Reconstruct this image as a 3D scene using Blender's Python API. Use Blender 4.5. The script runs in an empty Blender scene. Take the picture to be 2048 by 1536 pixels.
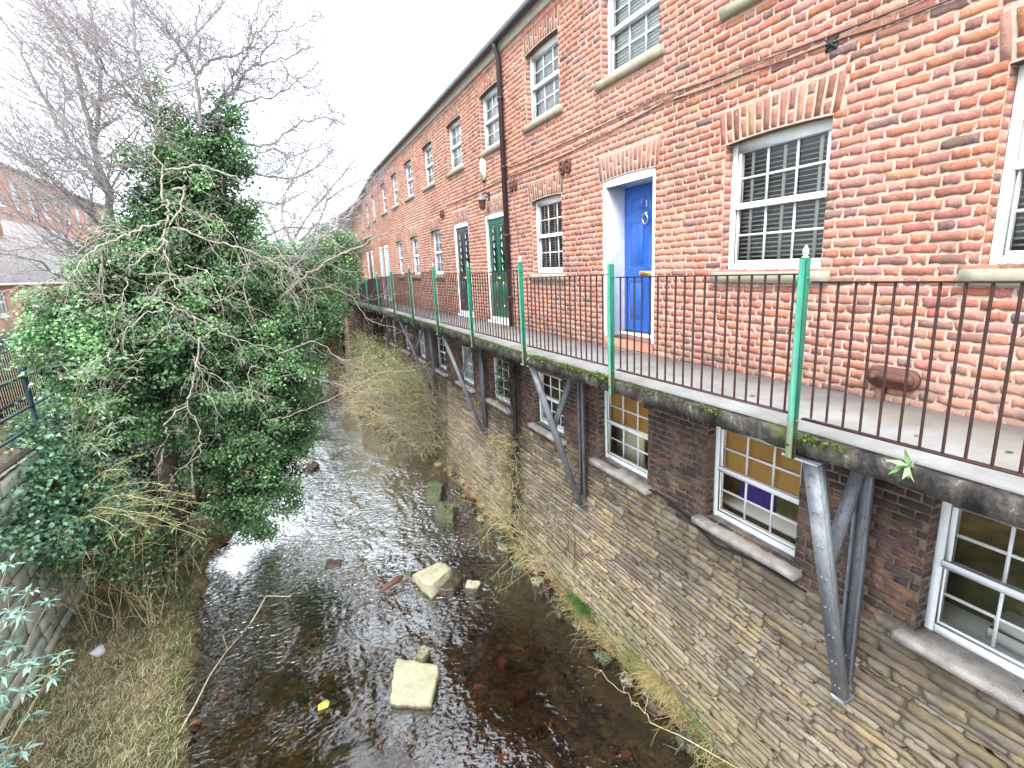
import bpy, math, random
import numpy as np
from mathutils import Matrix, Vector
random.seed(7); RS = np.random.RandomState(11)
SC = bpy.context.scene; COL = SC.collection
H = 5.75                      # eye height over the water; z below is written relative to the eye and lifted by H
# ------------------------------------------------------------------ camera
def _rot(yaw, pit, rol):
    cy, sy, cp, sp, cr, sr = math.cos(yaw), math.sin(yaw), math.cos(pit), math.sin(pit), math.cos(rol), math.sin(rol)
    return (np.array([[cr,-sr,0],[sr,cr,0],[0,0,1]]) @ np.array([[1,0,0],[0,cp,-sp],[0,sp,cp]])
            @ np.array([[1,0,0],[0,0,1],[0,-1,0]]) @ np.array([[cy,-sy,0],[sy,cy,0],[0,0,1]]))
FPX = 1032.84; RM = _rot(.420231, .22552946, .04977582)
cam = bpy.data.cameras.new('camera'); co = bpy.data.objects.new('camera', cam); COL.objects.link(co)
cam.sensor_width = 36; cam.lens = FPX/2048*36; cam.clip_start = .05; cam.clip_end = 1500
M4 = Matrix([list(r) for r in RM.T]).to_4x4(); M4.translation = (0, 0, H); co.matrix_world = M4
SC.camera = co
def ray(px, py): return RM.T @ np.array([(px-1024)/FPX, -(py-768)/FPX, -1.0])
def atY(px, py, Y): r = ray(px, py); return r*Y/r[1]
def atX(px, py, X): r = ray(px, py); return r*X/r[0]
def atZ(px, py, Z): r = ray(px, py); return r*Z/r[2]
# ------------------------------------------------------------------ world, sun, exposure
W = bpy.data.worlds.new('World'); SC.world = W; W.use_nodes = True
nt = W.node_tree; nt.nodes.clear()
SUN_EL, SUN_AZ = math.radians(52), math.radians(226)
out = nt.nodes.new('ShaderNodeOutputWorld'); bg = nt.nodes.new('ShaderNodeBackground')
sky = nt.nodes.new('ShaderNodeTexSky'); sky.sky_type = 'NISHITA'; sky.sun_disc = False
sky.sun_elevation = SUN_EL; sky.sun_rotation = SUN_AZ; sky.dust_density = 3; sky.air_density = 1.0
hs = nt.nodes.new('ShaderNodeHueSaturation'); hs.inputs['Saturation'].default_value = .32
nt.links.new(sky.outputs[0], hs.inputs['Color'])
tc = nt.nodes.new('ShaderNodeTexCoord'); nz = nt.nodes.new('ShaderNodeTexNoise')
nz.inputs['Scale'].default_value = 2.2; nz.inputs['Detail'].default_value = 5
nt.links.new(tc.outputs['Generated'], nz.inputs['Vector'])
rp = nt.nodes.new('ShaderNodeValToRGB'); rp.color_ramp.elements[0].position = .3; rp.color_ramp.elements[1].position = .7
rp.color_ramp.elements[0].color = (8.2, 9.3, 10.8, 1); rp.color_ramp.elements[1].color = (10.8, 11.3, 11.8, 1)
nt.links.new(nz.outputs['Fac'], rp.inputs[0])
mx = nt.nodes.new('ShaderNodeMixRGB'); mx.inputs[0].default_value = .75
nt.links.new(hs.outputs[0], mx.inputs[1]); nt.links.new(rp.outputs[0], mx.inputs[2])
nt.links.new(mx.outputs[0], bg.inputs[0]); bg.inputs[1].default_value = .11
nt.links.new(bg.outputs[0], out.inputs[0])
sl = bpy.data.lights.new('sun', 'SUN'); so = bpy.data.objects.new('sun', sl); COL.objects.link(so)
sl.energy = 1.5; sl.angle = math.radians(25); sl.color = (1, .96, .9)
_sd = Vector((math.sin(SUN_AZ)*math.cos(SUN_EL), math.cos(SUN_AZ)*math.cos(SUN_EL), math.sin(SUN_EL)))
so.rotation_euler = _sd.to_track_quat('Z', 'Y').to_euler(); so.location = (0, 0, 30)
SC.view_settings.view_transform = 'Standard'; SC.view_settings.look = 'None'
SC.view_settings.exposure = 1.64; SC.view_settings.gamma = 1; SC.view_settings.use_curve_mapping = False
SC.render.engine = 'CYCLES'; SC.cycles.max_bounces = 8; SC.cycles.transparent_max_bounces = 12
# ------------------------------------------------------------------ material helpers
class NT:
    def __init__(s, name):
        s.m = bpy.data.materials.new(name); s.m.use_nodes = True; s.t = s.m.node_tree; s.t.nodes.clear()
        s.o = s.n('ShaderNodeOutputMaterial')
    def n(s, k, **kw):
        x = s.t.nodes.new(k)
        for a, b in kw.items(): setattr(x, a, b)
        return x
    def l(s, a, b): s.t.links.new(a, b)
    def pos(s): return s.n('ShaderNodeNewGeometry').outputs['Position']
    def noise(s, scale, detail=4, rough=.55, vec=None, dist=0, stretch=None):
        v = vec or s.pos()
        if stretch:
            mp = s.n('ShaderNodeMapping'); mp.inputs['Scale'].default_value = stretch; s.l(v, mp.inputs[0]); v = mp.outputs[0]
        x = s.n('ShaderNodeTexNoise'); x.inputs['Scale'].default_value = scale; x.inputs['Detail'].default_value = detail
        x.inputs['Roughness'].default_value = rough; x.inputs['Distortion'].default_value = dist
        s.l(v, x.inputs['Vector']); return x.outputs['Fac']
    def ramp(s, f, stops, interp='LINEAR'):
        x = s.n('ShaderNodeValToRGB'); e = x.color_ramp.elements; x.color_ramp.interpolation = interp
        while len(e) < len(stops): e.new(.5)
        for i, (p, c) in enumerate(stops):
            e[i].position = p; e[i].color = (*c, 1) if len(c) == 3 else c
        s.l(f, x.inputs[0]); return x.outputs[0]
    def mix(s, f, a, b, mode='MIX'):
        x = s.n('ShaderNodeMixRGB', blend_type=mode)
        for i, v in enumerate((f, a, b)):
            if isinstance(v, (int, float)): x.inputs[i].default_value = v if i == 0 else (v, v, v, 1)
            elif isinstance(v, tuple): x.inputs[i].default_value = (*v, 1)
            else: s.l(v, x.inputs[i])
        return x.outputs[0]
    def math(s, op, a, b=0.0, c=0.0):
        x = s.n('ShaderNodeMath', operation=op)
        for i, v in enumerate((a, b, c)):
            if isinstance(v, (int, float)): x.inputs[i].default_value = v
            else: s.l(v, x.inputs[i])
        return x.outputs[0]
    def smooth(s, v, a, b):
        x = s.n('ShaderNodeMapRange', interpolation_type='SMOOTHSTEP'); s.l(v, x.inputs[0])
        x.inputs[1].default_value = a; x.inputs[2].default_value = b; return x.outputs[0]
    def sep(s, v=None):
        x = s.n('ShaderNodeSeparateXYZ'); s.l(v or s.pos(), x.inputs[0]); return x.outputs
    def attr(s, name='Col'): return s.n('ShaderNodeVertexColor', layer_name=name).outputs[0]
    def bump(s, h, strength=.5, dist=.01, normal=None):
        x = s.n('ShaderNodeBump'); x.inputs['Strength'].default_value = strength; x.inputs['Distance'].default_value = dist
        s.l(h, x.inputs['Height'])
        if normal: s.l(normal, x.inputs['Normal'])
        return x.outputs[0]
    def bsdf(s, col, rough=.8, normal=None, spec=.3, metal=0, **kw):
        b = s.n('ShaderNodeBsdfPrincipled')
        if isinstance(col, tuple): b.inputs['Base Color'].default_value = (*col, 1)
        else: s.l(col, b.inputs['Base Color'])
        if isinstance(rough, (int, float)): b.inputs['Roughness'].default_value = rough
        else: s.l(rough, b.inputs['Roughness'])
        b.inputs['Specular IOR Level'].default_value = spec; b.inputs['Metallic'].default_value = metal
        if normal: s.l(normal, b.inputs['Normal'])
        for k, v in kw.items(): b.inputs[k].default_value = v
        return b.outputs[0]
    def done(s, sh): s.l(sh, s.o.inputs[0]); return s.m
def worn(name, base, dark, rough=.7, scale=12, amt=.5, bump=.3, metal=0, spec=.3, bdist=.004, lo=.35, hi=.75):
    t = NT(name); f = t.noise(scale, 6, .65); c = t.ramp(f, [(lo, dark), (hi, base)])
    c = t.mix(amt, base, c); n = t.bump(t.noise(scale*6, 4), bump, bdist)
    return t.done(t.bsdf(c, rough, n, spec, metal))
def mk_rock(name, a, b, dark):
    t = NT(name); z = t.sep()[2]; c = t.ramp(t.noise(3.2, 7, .7), [(.32, b), (.62, a)])
    c = t.mix(t.math('MULTIPLY', t.smooth(t.noise(17, 5, .7), .52, .7), .5), c, dark)
    wet = t.smooth(t.math('ADD', z, t.math('MULTIPLY', t.noise(9, 3), .05)), .085, .045); c = t.mix(t.math('MULTIPLY', wet, .8), c, (.045, .04, .022))
    r = t.math('SUBTRACT', .88, t.math('MULTIPLY', wet, .6)); n = t.bump(t.noise(9, 8, .7), .9, .03); return t.done(t.bsdf(c, r, n, .35))
def plain(name, col, rough=.6, spec=.3, metal=0): t = NT(name); return t.done(t.bsdf(col, rough, None, spec, metal))
MT = {}
def mk_brick(name, soot):
    t = NT(name); c = t.attr(); z = t.sep()[2]
    n1 = t.noise(55, 4, .7); n2 = t.noise(2.0, 4)
    c = t.mix(t.math('MULTIPLY', t.smooth(n1, .5, .75), .45), c, (.62, .30, .20))
    c = t.mix(t.math('MULTIPLY', t.smooth(n1, .47, .3), .5), c, (.12, .05, .045))
    c = t.mix(t.math('MULTIPLY', t.smooth(t.noise(28, 3), .62, .75), .5), c, (.52, .43, .36))
    if soot:
        c = t.mix(t.math('MULTIPLY', t.smooth(n2, .3, .6), .8), c, (.045, .036, .038))
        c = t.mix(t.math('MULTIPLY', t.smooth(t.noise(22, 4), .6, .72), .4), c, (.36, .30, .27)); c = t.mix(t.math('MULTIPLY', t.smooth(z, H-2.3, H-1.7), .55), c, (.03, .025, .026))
    else:
        g = t.math('MULTIPLY', t.smooth(z, H-.7, H-1.17), t.smooth(t.noise(5, 5), .35, .65))
        c = t.mix(t.math('MULTIPLY', g, .75), c, (.17, .13, .10))
        c = t.mix(t.math('MULTIPLY', t.smooth(n2, .42, .72), .35), c, (.20, .10, .09))
        c = t.mix(t.math('MULTIPLY', t.smooth(t.noise(.45, 3), .45, .65), .28), c, (.52, .33, .27))
        c = t.mix(t.math('MULTIPLY', t.smooth(t.noise(1.6, 4, .6, stretch=(1, 2.2, .28)), .52, .70), .38), c, (.17, .11, .10))
    n = t.bump(t.noise(75, 6, .72), .9, .008)
    return t.done(t.bsdf(c, .9, n, .15))
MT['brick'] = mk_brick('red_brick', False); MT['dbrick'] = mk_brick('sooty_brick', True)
def mk_mortar(name, base, dark, green=False):
    t = NT(name); z = t.sep()[2]
    c = t.ramp(t.noise(9, 6, .65), [(.3, dark), (.62, base)])
    g = t.math('MULTIPLY', t.smooth(z, H-.75, H-1.17), t.smooth(t.noise(5, 5), .35, .65))
    if not green: c = t.mix(t.math('MULTIPLY', g, .7), c, (.22, .17, .11))
    n = t.bump(t.noise(70, 5, .7), .7, .008)
    return t.done(t.bsdf(c, .95, n, .1))
MT['mortar'] = mk_mortar('lime_mortar', (.54, .42, .35), (.42, .31, .25))
MT['dmortar'] = mk_mortar('dirty_mortar', (.24, .19, .155), (.08, .065, .058), True)
def mk_stone():
    t = NT('rubble_stone'); c = t.attr(); z = t.sep()[2]
    n1 = t.noise(14, 6, .7, stretch=(1, .5, 1.6))
    c = t.mix(t.math('MULTIPLY', t.smooth(n1, .42, .72), .5), c, (.13, .10, .08))
    c = t.mix(t.math('MULTIPLY', t.smooth(t.noise(1.1, 5, .6), .46, .66), .5), c, (.075, .06, .052))
    c = t.mix(t.math('MULTIPLY', t.smooth(t.noise(3.1, 5), .56, .75), .5), c, (.40, .37, .33))
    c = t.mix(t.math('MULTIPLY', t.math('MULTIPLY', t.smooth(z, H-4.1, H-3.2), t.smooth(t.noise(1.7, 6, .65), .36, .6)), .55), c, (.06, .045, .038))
    g = t.math('MULTIPLY', t.smooth(z, 1.5, .1), t.smooth(t.noise(2.1, 6, .65), .36, .6))
    c = t.mix(t.math('MULTIPLY', g, .6), c, (.20, .19, .09))
    n = t.bump(t.noise(30, 8, .74), 1.0, .018)
    return t.done(t.bsdf(c, .88, n, .2))
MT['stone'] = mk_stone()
MT['stonejoint'] = worn('stone_joint', (.15, .125, .095), (.05, .042, .033), .95, 8)
def mk_upvc():
    t = NT('white_window_frame'); c = t.ramp(t.noise(5, 5), [(.3, (.68, .71, .73)), (.6, (.82, .85, .87))])
    return t.done(t.bsdf(c, .35, None, .4))
MT['white'] = mk_upvc()
def mk_glass():
    t = NT('window_glass'); g = t.n('ShaderNodeBsdfGlossy'); g.inputs['Roughness'].default_value = .015
    tr = t.n('ShaderNodeBsdfTransparent'); tr.inputs[0].default_value = (.86, .9, .89, 1)
    n = t.bump(t.noise(1.8, 2), .12, .02); fr = t.n('ShaderNodeFresnel'); fr.inputs[0].default_value = 1.5
    t.l(n, g.inputs['Normal']); mx = t.n('ShaderNodeMixShader'); t.l(fr.outputs[0], mx.inputs[0])
    t.l(tr.outputs[0], mx.inputs[1]); t.l(g.outputs[0], mx.inputs[2]); return t.done(mx.outputs[0])
MT['glass'] = mk_glass()
MT['blind'] = plain('blind_slat', (.74, .72, .68), .6); MT['blindwhite'] = plain('white_blind', (.78, .80, .82), .7)
MT['amber'] = worn('amber_blind', (.50, .29, .09), (.36, .19, .05), .7, 4)
MT['room'] = plain('room_paint', (.30, .29, .27), .9); MT['roomdark'] = plain('dark_room', (.06, .055, .05), .9)
MT['tape'] = plain('blind_tape', (.66, .64, .6), .8)
MT['sill'] = worn('stone_sill', (.40, .38, .29), (.24, .22, .16), .9, 9, .7, .5)
def mk_lsill():
    t = NT('gritty_sill'); v = t.n('ShaderNodeTexVoronoi'); v.inputs['Scale'].default_value = 55; t.l(t.pos(), v.inputs['Vector'])
    c = t.ramp(t.noise(5, 5), [(.35, (.27, .24, .22)), (.65, (.50, .47, .44))])
    c = t.mix(t.math('MULTIPLY', t.smooth(v.outputs['Distance'], .3, .05), t.smooth(t.noise(7, 4), .45, .6)), c, (.62, .60, .57))
    n = t.bump(v.outputs['Distance'], .6, .008); return t.done(t.bsdf(c, .9, n, .15))
MT['lsill'] = mk_lsill()
MT['paleslate'] = worn('pale_slate', (.33, .29, .28), (.22, .20, .20), .8, 3, .8)
MT['soffit'] = worn('timber_lintel', (.16, .11, .09), (.07, .05, .04), .9, 10)
def mk_deck():
    t = NT('concrete_deck'); z = t.sep()[2]
    c = t.ramp(t.noise(3, 7, .65), [(.3, (.20, .20, .195)), (.65, (.32, .32, .315))])
    c = t.mix(t.math('MULTIPLY', t.smooth(t.noise(.9, 4), .5, .7), .35), c, (.30, .27, .21))
    n = t.bump(t.noise(60, 4), .4, .004); return t.done(t.bsdf(c, .85, n, .2))
MT['deck'] = mk_deck()
def mk_edge():
    t = NT('weathered_concrete_edge'); z = t.sep()[2]
    c = t.ramp(t.noise(6, 8, .72, stretch=(1, 1, .8)), [(.36, (.018, .017, .017)), (.5, (.055, .05, .047)), (.60, (.12, .11, .10)), (.68, (.38, .37, .35))])
    g = t.math('MULTIPLY', t.smooth(t.noise(1.9, 6, .7), .5, .68), t.smooth(z, H-1.34, H-1.2))
    c = t.mix(t.math('MULTIPLY', g, .6), c, (.13, .16, .05))
    n = t.bump(t.noise(35, 8, .7), .8, .012); return t.done(t.bsdf(c, .9, n, .15))
MT['edge'] = mk_edge()
def mk_green():
    t = NT('green_post_paint'); z = t.sep()[2]
    c = t.mix(t.math('MULTIPLY', t.smooth(t.noise(16, 5, .7), .56, .72), .45), t.ramp(t.noise(7, 4), [(.35, (.02, .17, .115)), (.65, (.03, .25, .165))]), (.12, .20, .15))
    r = t.math('MULTIPLY', t.smooth(z, H-.95, H-1.18), t.smooth(t.noise(25, 5), .3, .62))
    c = t.mix(r, c, (.13, .12, .05)); return t.done(t.bsdf(c, .45, t.bump(t.noise(60, 4), .3, .003), .4))
MT['green'] = mk_green()
MT['iron'] = worn('black_iron_paint', (.022, .014, .016), (.07, .025, .02), .5, 20, .7, .35, 0, .4)
MT['finial'] = worn('finial_paint', (.55, .60, .58), (.12, .3, .22), .6, 40, .7)
def mk_steel():
    t = NT('galvanised_steel'); c = t.ramp(t.noise(5, 7, .7, stretch=(1, 1, .35)), [(.3, (.10, .11, .13)), (.55, (.24, .26, .29)), (.75, (.42, .44, .46))])
    c = t.mix(t.math('MULTIPLY', t.smooth(t.noise(30, 5), .6, .7), .7), c, (.04, .04, .045))
    c = t.mix(t.math('MULTIPLY', t.smooth(t.noise(11, 5), .62, .7), .4), c, (.22, .13, .08))
    return t.done(t.bsdf(c, .55, t.bump(t.noise(50, 5), .5, .004), .5, .25))
MT['steel'] = mk_steel()
MT['pipe'] = worn('brown_downpipe', (.055, .035, .04), (.03, .02, .022), .4, 6)
MT['rust'] = worn('red_oxide_iron', (.16, .075, .055), (.085, .04, .03), .65, 18, .8, .5)
MT['blue'] = worn('blue_door_paint', (.025, .12, .47), (.02, .10, .42), .3, 3, .5, .05, 0, .5)
MT['dgreen'] = plain('green_door_paint', (.008, .10, .065), .3, .5); MT['navy'] = plain('navy_door_paint', (.018, .03, .045), .3, .5)
MT['ltblue'] = plain('pale_blue_paint', (.42, .56, .60), .4)
MT['brass'] = plain('brass', (.62, .45, .14), .35, .5, .8); MT['chrome'] = plain('chrome', (.7, .7, .68), .2, .5, .9)
MT['cream'] = plain('cream_plastic', (.72, .68, .54), .45); MT['dark'] = plain('dark_plastic', (.03, .03, .035), .5)
MT['slate'] = worn('slate_roof', (.13, .125, .125), (.07, .066, .07), .7, 5, .8)
MT['fascia'] = worn('white_fascia', (.72, .72, .68), (.45, .45, .42), .5, 6, .6)
MT['gutter'] = worn('dark_gutter', (.05, .035, .045), (.09, .08, .09), .4, 5)
MT['tile'] = worn('red_step_tile', (.40, .19, .13), (.30, .13, .09), .7, 9)
MT['purple'] = plain('purple_fabric', (.07, .035, .27), .7); MT['wood'] = worn('pine_wood', (.45, .26, .11), (.33, .18, .07), .6, 5)
MT['paper'] = plain('white_paper', (.75, .75, .72), .7)
MT['cable'] = plain('old_cable', (.20, .12, .10), .7); MT['blackcable'] = plain('black_cable', (.02, .02, .02), .6)
def mk_leaf(name, rough=.42, trans=.25, spec=.5):
    t = NT(name); c = t.attr(); c = t.mix(.35, c, t.mix(1, c, t.ramp(t.noise(35, 2), [(.3, (.55, .55, .5)), (.7, (1.5, 1.5, 1.4))]), 'MULTIPLY'))
    p = t.bsdf(c, rough, None, spec); tr = t.n('ShaderNodeBsdfTranslucent'); t.l(c, tr.inputs[0])
    m = t.n('ShaderNodeMixShader'); m.inputs[0].default_value = trans; t.l(p, m.inputs[1]); t.l(tr.outputs[0], m.inputs[2]); return t.done(m.outputs[0])
MT['leaf'] = mk_leaf('glossy_leaf', .33, .22, .75); MT['mattleaf'] = mk_leaf('matt_leaf', .75, .3, .2)
def mk_bark(name, a, b, sc=14):
    t = NT(name); c = t.ramp(t.noise(sc, 6, .7), [(.35, a), (.62, b)]); return t.done(t.bsdf(c, .9, t.bump(t.noise(60, 4), .5, .006), .1))
MT['bark'] = mk_bark('lichen_bark', (.24, .22, .18), (.52, .49, .41)); MT['twig'] = mk_bark('dark_twig', (.27, .24, .25), (.50, .47, .48))
MT['dry'] = mk_bark('dry_stem', (.32, .26, .14), (.62, .54, .34)); MT['trunk'] = mk_bark('dark_trunk', (.05, .04, .03), (.15, .12, .09), 6)
def mk_water():
    t = NT('river_water')
    g = t.n('ShaderNodeBsdfGlossy'); g.inputs['Roughness'].default_value = .055; g.inputs[0].default_value = (1, 1, 1, 1)
    tr = t.n('ShaderNodeBsdfTransparent'); tr.inputs[0].default_value = (.90, .75, .58, 1)
    y = t.sep()[1]; x = t.sep()[0]
    calm = t.smooth(t.noise(.42, 3, .5, stretch=(1, .8, 1)), .42, .56)
    nearc = t.smooth(y, 9.0, 6.0)                    # the pool below the bridge runs smoother than the riffle above it
    amp = t.math('SUBTRACT', 1.0, t.math('MULTIPLY', nearc, t.math('ADD', .50, t.math('MULTIPLY', calm, .46))))
    amp = t.math('MULTIPLY', amp, t.math('ADD', .35, t.math('MULTIPLY', t.smooth(t.noise(.9, 3, .55, dist=.25, stretch=(1.2, .7, 1)), .36, .62), .85)))
    w1 = t.noise(11.5, 3, .42, dist=.6, stretch=(.8, 1.2, 1)); w2 = t.noise(2.0, 2, .5, dist=.5)
    h = t.math('ADD', t.math('MULTIPLY', w1, .85), t.math('MULTIPLY', w2, .8)); h = t.math('MULTIPLY', h, amp)
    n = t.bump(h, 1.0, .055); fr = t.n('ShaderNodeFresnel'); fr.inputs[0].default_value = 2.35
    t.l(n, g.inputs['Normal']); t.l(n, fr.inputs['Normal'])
    f = t.math('MINIMUM', t.math('MULTIPLY', fr.outputs[0], t.math('ADD', 1.05, t.math('MULTIPLY', t.smooth(y, 5.5, 12.5), 2.0))), 1.0)   # mirror share raised upstream beyond Fresnel, painting the far reflection brighter
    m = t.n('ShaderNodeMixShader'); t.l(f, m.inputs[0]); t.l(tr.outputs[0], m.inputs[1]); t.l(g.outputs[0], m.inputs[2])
    return t.done(m.outputs[0])
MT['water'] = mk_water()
def mk_ground():
    t = NT('river_ground'); z = t.sep()[2]
    bed = t.ramp(t.noise(4.5, 7, .68), [(.3, (.045, .03, .02)), (.5, (.15, .095, .052)), (.66, (.28, .18, .095)), (.78, (.42, .31, .19))])
    v = t.n('ShaderNodeTexVoronoi'); v.inputs['Scale'].default_value = 8; v.inputs['Randomness'].default_value = 1; t.l(t.pos(), v.inputs['Vector'])
    bed = t.mix(t.math('MULTIPLY', t.smooth(v.outputs['Distance'], .5, .25), .45), bed, t.mix(1.0, bed, (1.9, 1.7, 1.5), 'MULTIPLY'))
    bank = t.ramp(t.noise(3.2, 8, .7), [(.32, (.07, .055, .035)), (.5, (.20, .155, .09)), (.68, (.36, .29, .17))])
    bank = t.mix(t.math('MULTIPLY', t.smooth(t.noise(1.1, 4), .46, .62), .65), bank, (.055, .075, .025))
    c = t.mix(t.smooth(z, .0, .07), bed, bank)
    n = t.bump(t.noise(30, 7, .7), .8, .02); n = t.bump(v.outputs['Distance'], .25, .03, n); return t.done(t.bsdf(c, .92, n, .15))
MT['ground'] = mk_ground()
MT['rock'] = mk_rock('river_rock', (.34, .31, .22), (.17, .16, .09), (.10, .08, .05)); MT['rockpale'] = mk_rock('pale_sandstone', (.46, .42, .31), (.30, .31, .19), (.26, .22, .13))
MT['rockgreen'] = mk_rock('mossy_rock', (.11, .14, .07), (.08, .075, .055), (.05, .05, .03))
MT['rockdark'] = worn('wet_dark_rock', (.10, .07, .05), (.03, .02, .018), .35, 6, .9, .7, 0, .5, .02)
MT['brickbit'] = worn('drowned_brick', (.66, .26, .14), (.40, .16, .10), .6, 12, .9, .5)
def mk_pebble():
    t = NT('pebble'); return t.done(t.bsdf(t.attr(), .6, t.bump(t.noise(40, 5), .5, .006), .3))
MT['pebble'] = mk_pebble()
MT['railblue'] = worn('blue_grey_rail', (.045, .085, .115), (.02, .035, .05), .45, 12)
MT['fenceblack'] = worn('dark_palisade', (.03, .04, .05), (.06, .075, .085), .6, 10)
MT['litter'] = plain('white_litter', (.75, .75, .8), .6); MT['yellow'] = plain('yellow_leaf', (.72, .58, .10), .6)
MT['moss'] = mk_leaf('moss', .9, .1, .1)
# ------------------------------------------------------------------ mesh helpers
class MB:
    """collects vertices and faces (world coordinates, z relative to the eye)"""
    def __init__(s): s.v = []; s.f = []; s.mi = []; s.c = []; s.n = 0; s.q = []
    def add(s, V, F, m=0, col=None):
        V = np.asarray(V, float).reshape(-1, 3); b = s.n
        s.v.append(V); s.n += len(V)
        s.c.append(np.tile(np.array((*(col if col is not None else (.5, .5, .5)), 1.0)), (len(V), 1)) if np.ndim(col) < 2 else np.asarray(col))
        for f in F: s.f.append([i+b for i in f]); s.mi.append(m)
        return s
    def addq(s, V, F, C, m=0):
        """bulk: V (N,3), F (M,k) array"""
        F = np.asarray(F)
        s.v.append(V); s.c.append(C); s.q.append((F+s.n, m)); s.n += len(V); return s
    def box(s, a, b, m=0, col=None):
        x0, x1 = sorted((a[0], b[0])); y0, y1 = sorted((a[1], b[1])); z0, z1 = sorted((a[2], b[2]))
        V = [(x, y, z) for x in (x0, x1) for y in (y0, y1) for z in (z0, z1)]
        return s.add(V, [(0, 1, 3, 2), (4, 6, 7, 5), (0, 4, 5, 1), (2, 3, 7, 6), (0, 2, 6, 4), (1, 5, 7, 3)], m, col)
    def bevbox(s, a, b, r=.004, m=0):
        lo = np.minimum(a, b).astype(float); hi = np.maximum(a, b).astype(float); r = min(r, *(hi-lo)*.45)
        V = []; idx = {}
        for sx in (0, 1):
            for sy in (0, 1):
                for sz in (0, 1):
                    c = np.array([hi[0] if sx else lo[0], hi[1] if sy else lo[1], hi[2] if sz else lo[2]])
                    d = np.array([-1 if sx else 1, -1 if sy else 1, -1 if sz else 1])*r
                    for ax in range(3):
                        p = c+d; p[ax] = c[ax]; idx[(sx, sy, sz, ax)] = len(V); V.append(p)
        F = []
        for ax in range(3):
            o = [i for i in range(3) if i != ax]
            for sd in (0, 1):
                def k(i, j): t = [0, 0, 0]; t[ax] = sd; t[o[0]] = i; t[o[1]] = j; return idx[(*t, ax)]
                F.append([k(0, 0), k(1, 0), k(1, 1), k(0, 1)])
            for i in (0, 1):
                for j in (0, 1):
                    def e(sd, which): t = [0, 0, 0]; t[ax] = sd; t[o[0]] = i; t[o[1]] = j; return idx[(*t, o[which])]
                    F.append([e(0, 0), e(1, 0), e(1, 1), e(0, 1)])
        for i in (0, 1):
            for j in (0, 1):
                for k2 in (0, 1): F.append([idx[(i, j, k2, 0)], idx[(i, j, k2, 1)], idx[(i, j, k2, 2)]])
        return s.add(V, F, m)
    def tube(s, P, R, seg=8, m=0, caps=True, col=None):
        P = [np.array(p, float) for p in P]
        if np.ndim(R) == 0: R = [R]*len(P)
        V = []; F = []; up = np.array([0, 0, 1.0]); pa = None
        for i, p in enumerate(P):
            t = P[min(i+1, len(P)-1)]-P[max(i-1, 0)]; t /= np.linalg.norm(t)+1e-9
            a = pa - t*np.dot(pa, t) if pa is not None else np.cross(t, up if abs(t[2]) < .9 else np.array([1.0, 0, 0]))
            a /= np.linalg.norm(a)+1e-9; pa = a; b = np.cross(t, a)
            for k in range(seg):
                an = 2*math.pi*k/seg; V.append(p+R[i]*(math.cos(an)*a+math.sin(an)*b))
        for i in range(len(P)-1):
            for k in range(seg): F.append((i*seg+k, i*seg+(k+1) % seg, (i+1)*seg+(k+1) % seg, (i+1)*seg+k))
        if caps: F.append(tuple(range(seg-1, -1, -1))); F.append(tuple((len(P)-1)*seg+k for k in range(seg)))
        return s.add(V, F, m, col)
    def lathe(s, c, prof, seg=12, m=0, axis='z'):
        V = []; F = []
        for (r, h) in prof:
            for k in range(seg):
                an = 2*math.pi*k/seg; x, y = r*math.cos(an), r*math.sin(an)
                V.append((c[0]+x, c[1]+y, c[2]+h) if axis == 'z' else ((c[0]-h, c[1]+x, c[2]+y)))
        for i in range(len(prof)-1):
            for k in range(seg): F.append((i*seg+k, i*seg+(k+1) % seg, (i+1)*seg+(k+1) % seg, (i+1)*seg+k))
        F.append(tuple(range(seg-1, -1, -1))); F.append(tuple((len(prof)-1)*seg+k for k in range(seg)))
        return s.add(V, F, m)
    def prism(s, poly, d, m=0):
        """poly: list of 3-D points, extruded by vector d"""
        n = len(poly); V = [np.array(p, float) for p in poly]; V += [p+np.array(d) for p in V]
        F = [tuple(range(n)), tuple(range(2*n-1, n-1, -1))]+[(i, i+n, (i+1) % n+n, (i+1) % n) for i in range(n)]
        return s.add(V, F, m)
    def build(s, name, mats, parent=None, smooth=False, colors=False):
        me = bpy.data.meshes.new(name)
        V = np.concatenate(s.v) if s.v else np.zeros((0, 3)); V = V+np.array([0, 0, H])
        o = bpy.data.objects.new(name, me); COL.objects.link(o)
        if parent is not None:
            o.parent = parent; q = parent; off = np.zeros(3)
            while q is not None: off += np.array(q.location); q = q.parent
            V = V-off
        if s.q and not s.f:
            loops = np.concatenate([F.ravel() for F, _ in s.q]); tot = np.concatenate([np.full(len(F), F.shape[1]) for F, _ in s.q])
            mi = np.concatenate([np.full(len(F), m) for F, m in s.q])
        else:
            fl = list(s.f); mi = list(s.mi)
            for F, m in s.q: fl += F.tolist(); mi += [m]*len(F)
            loops = np.array([i for f in fl for i in f]); tot = np.array([len(f) for f in fl]); mi = np.array(mi)
        me.vertices.add(len(V)); me.vertices.foreach_set('co', V.ravel())
        me.loops.add(len(loops)); me.loops.foreach_set('vertex_index', loops.astype(np.int32))
        me.polygons.add(len(tot)); st = np.concatenate([[0], np.cumsum(tot)[:-1]])
        me.polygons.foreach_set('loop_start', st.astype(np.int32)); me.polygons.foreach_set('loop_total', tot.astype(np.int32))
        me.polygons.foreach_set('material_index', mi.astype(np.int32))
        if smooth: me.polygons.foreach_set('use_smooth', np.ones(len(tot), bool))
        if colors:
            ca = me.color_attributes.new('Col', 'FLOAT_COLOR', 'POINT'); ca.data.foreach_set('color', np.concatenate(s.c).astype(np.float32).ravel())
        for mt in (mats if isinstance(mats, (list, tuple)) else [mats]): me.materials.append(MT[mt])
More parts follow.
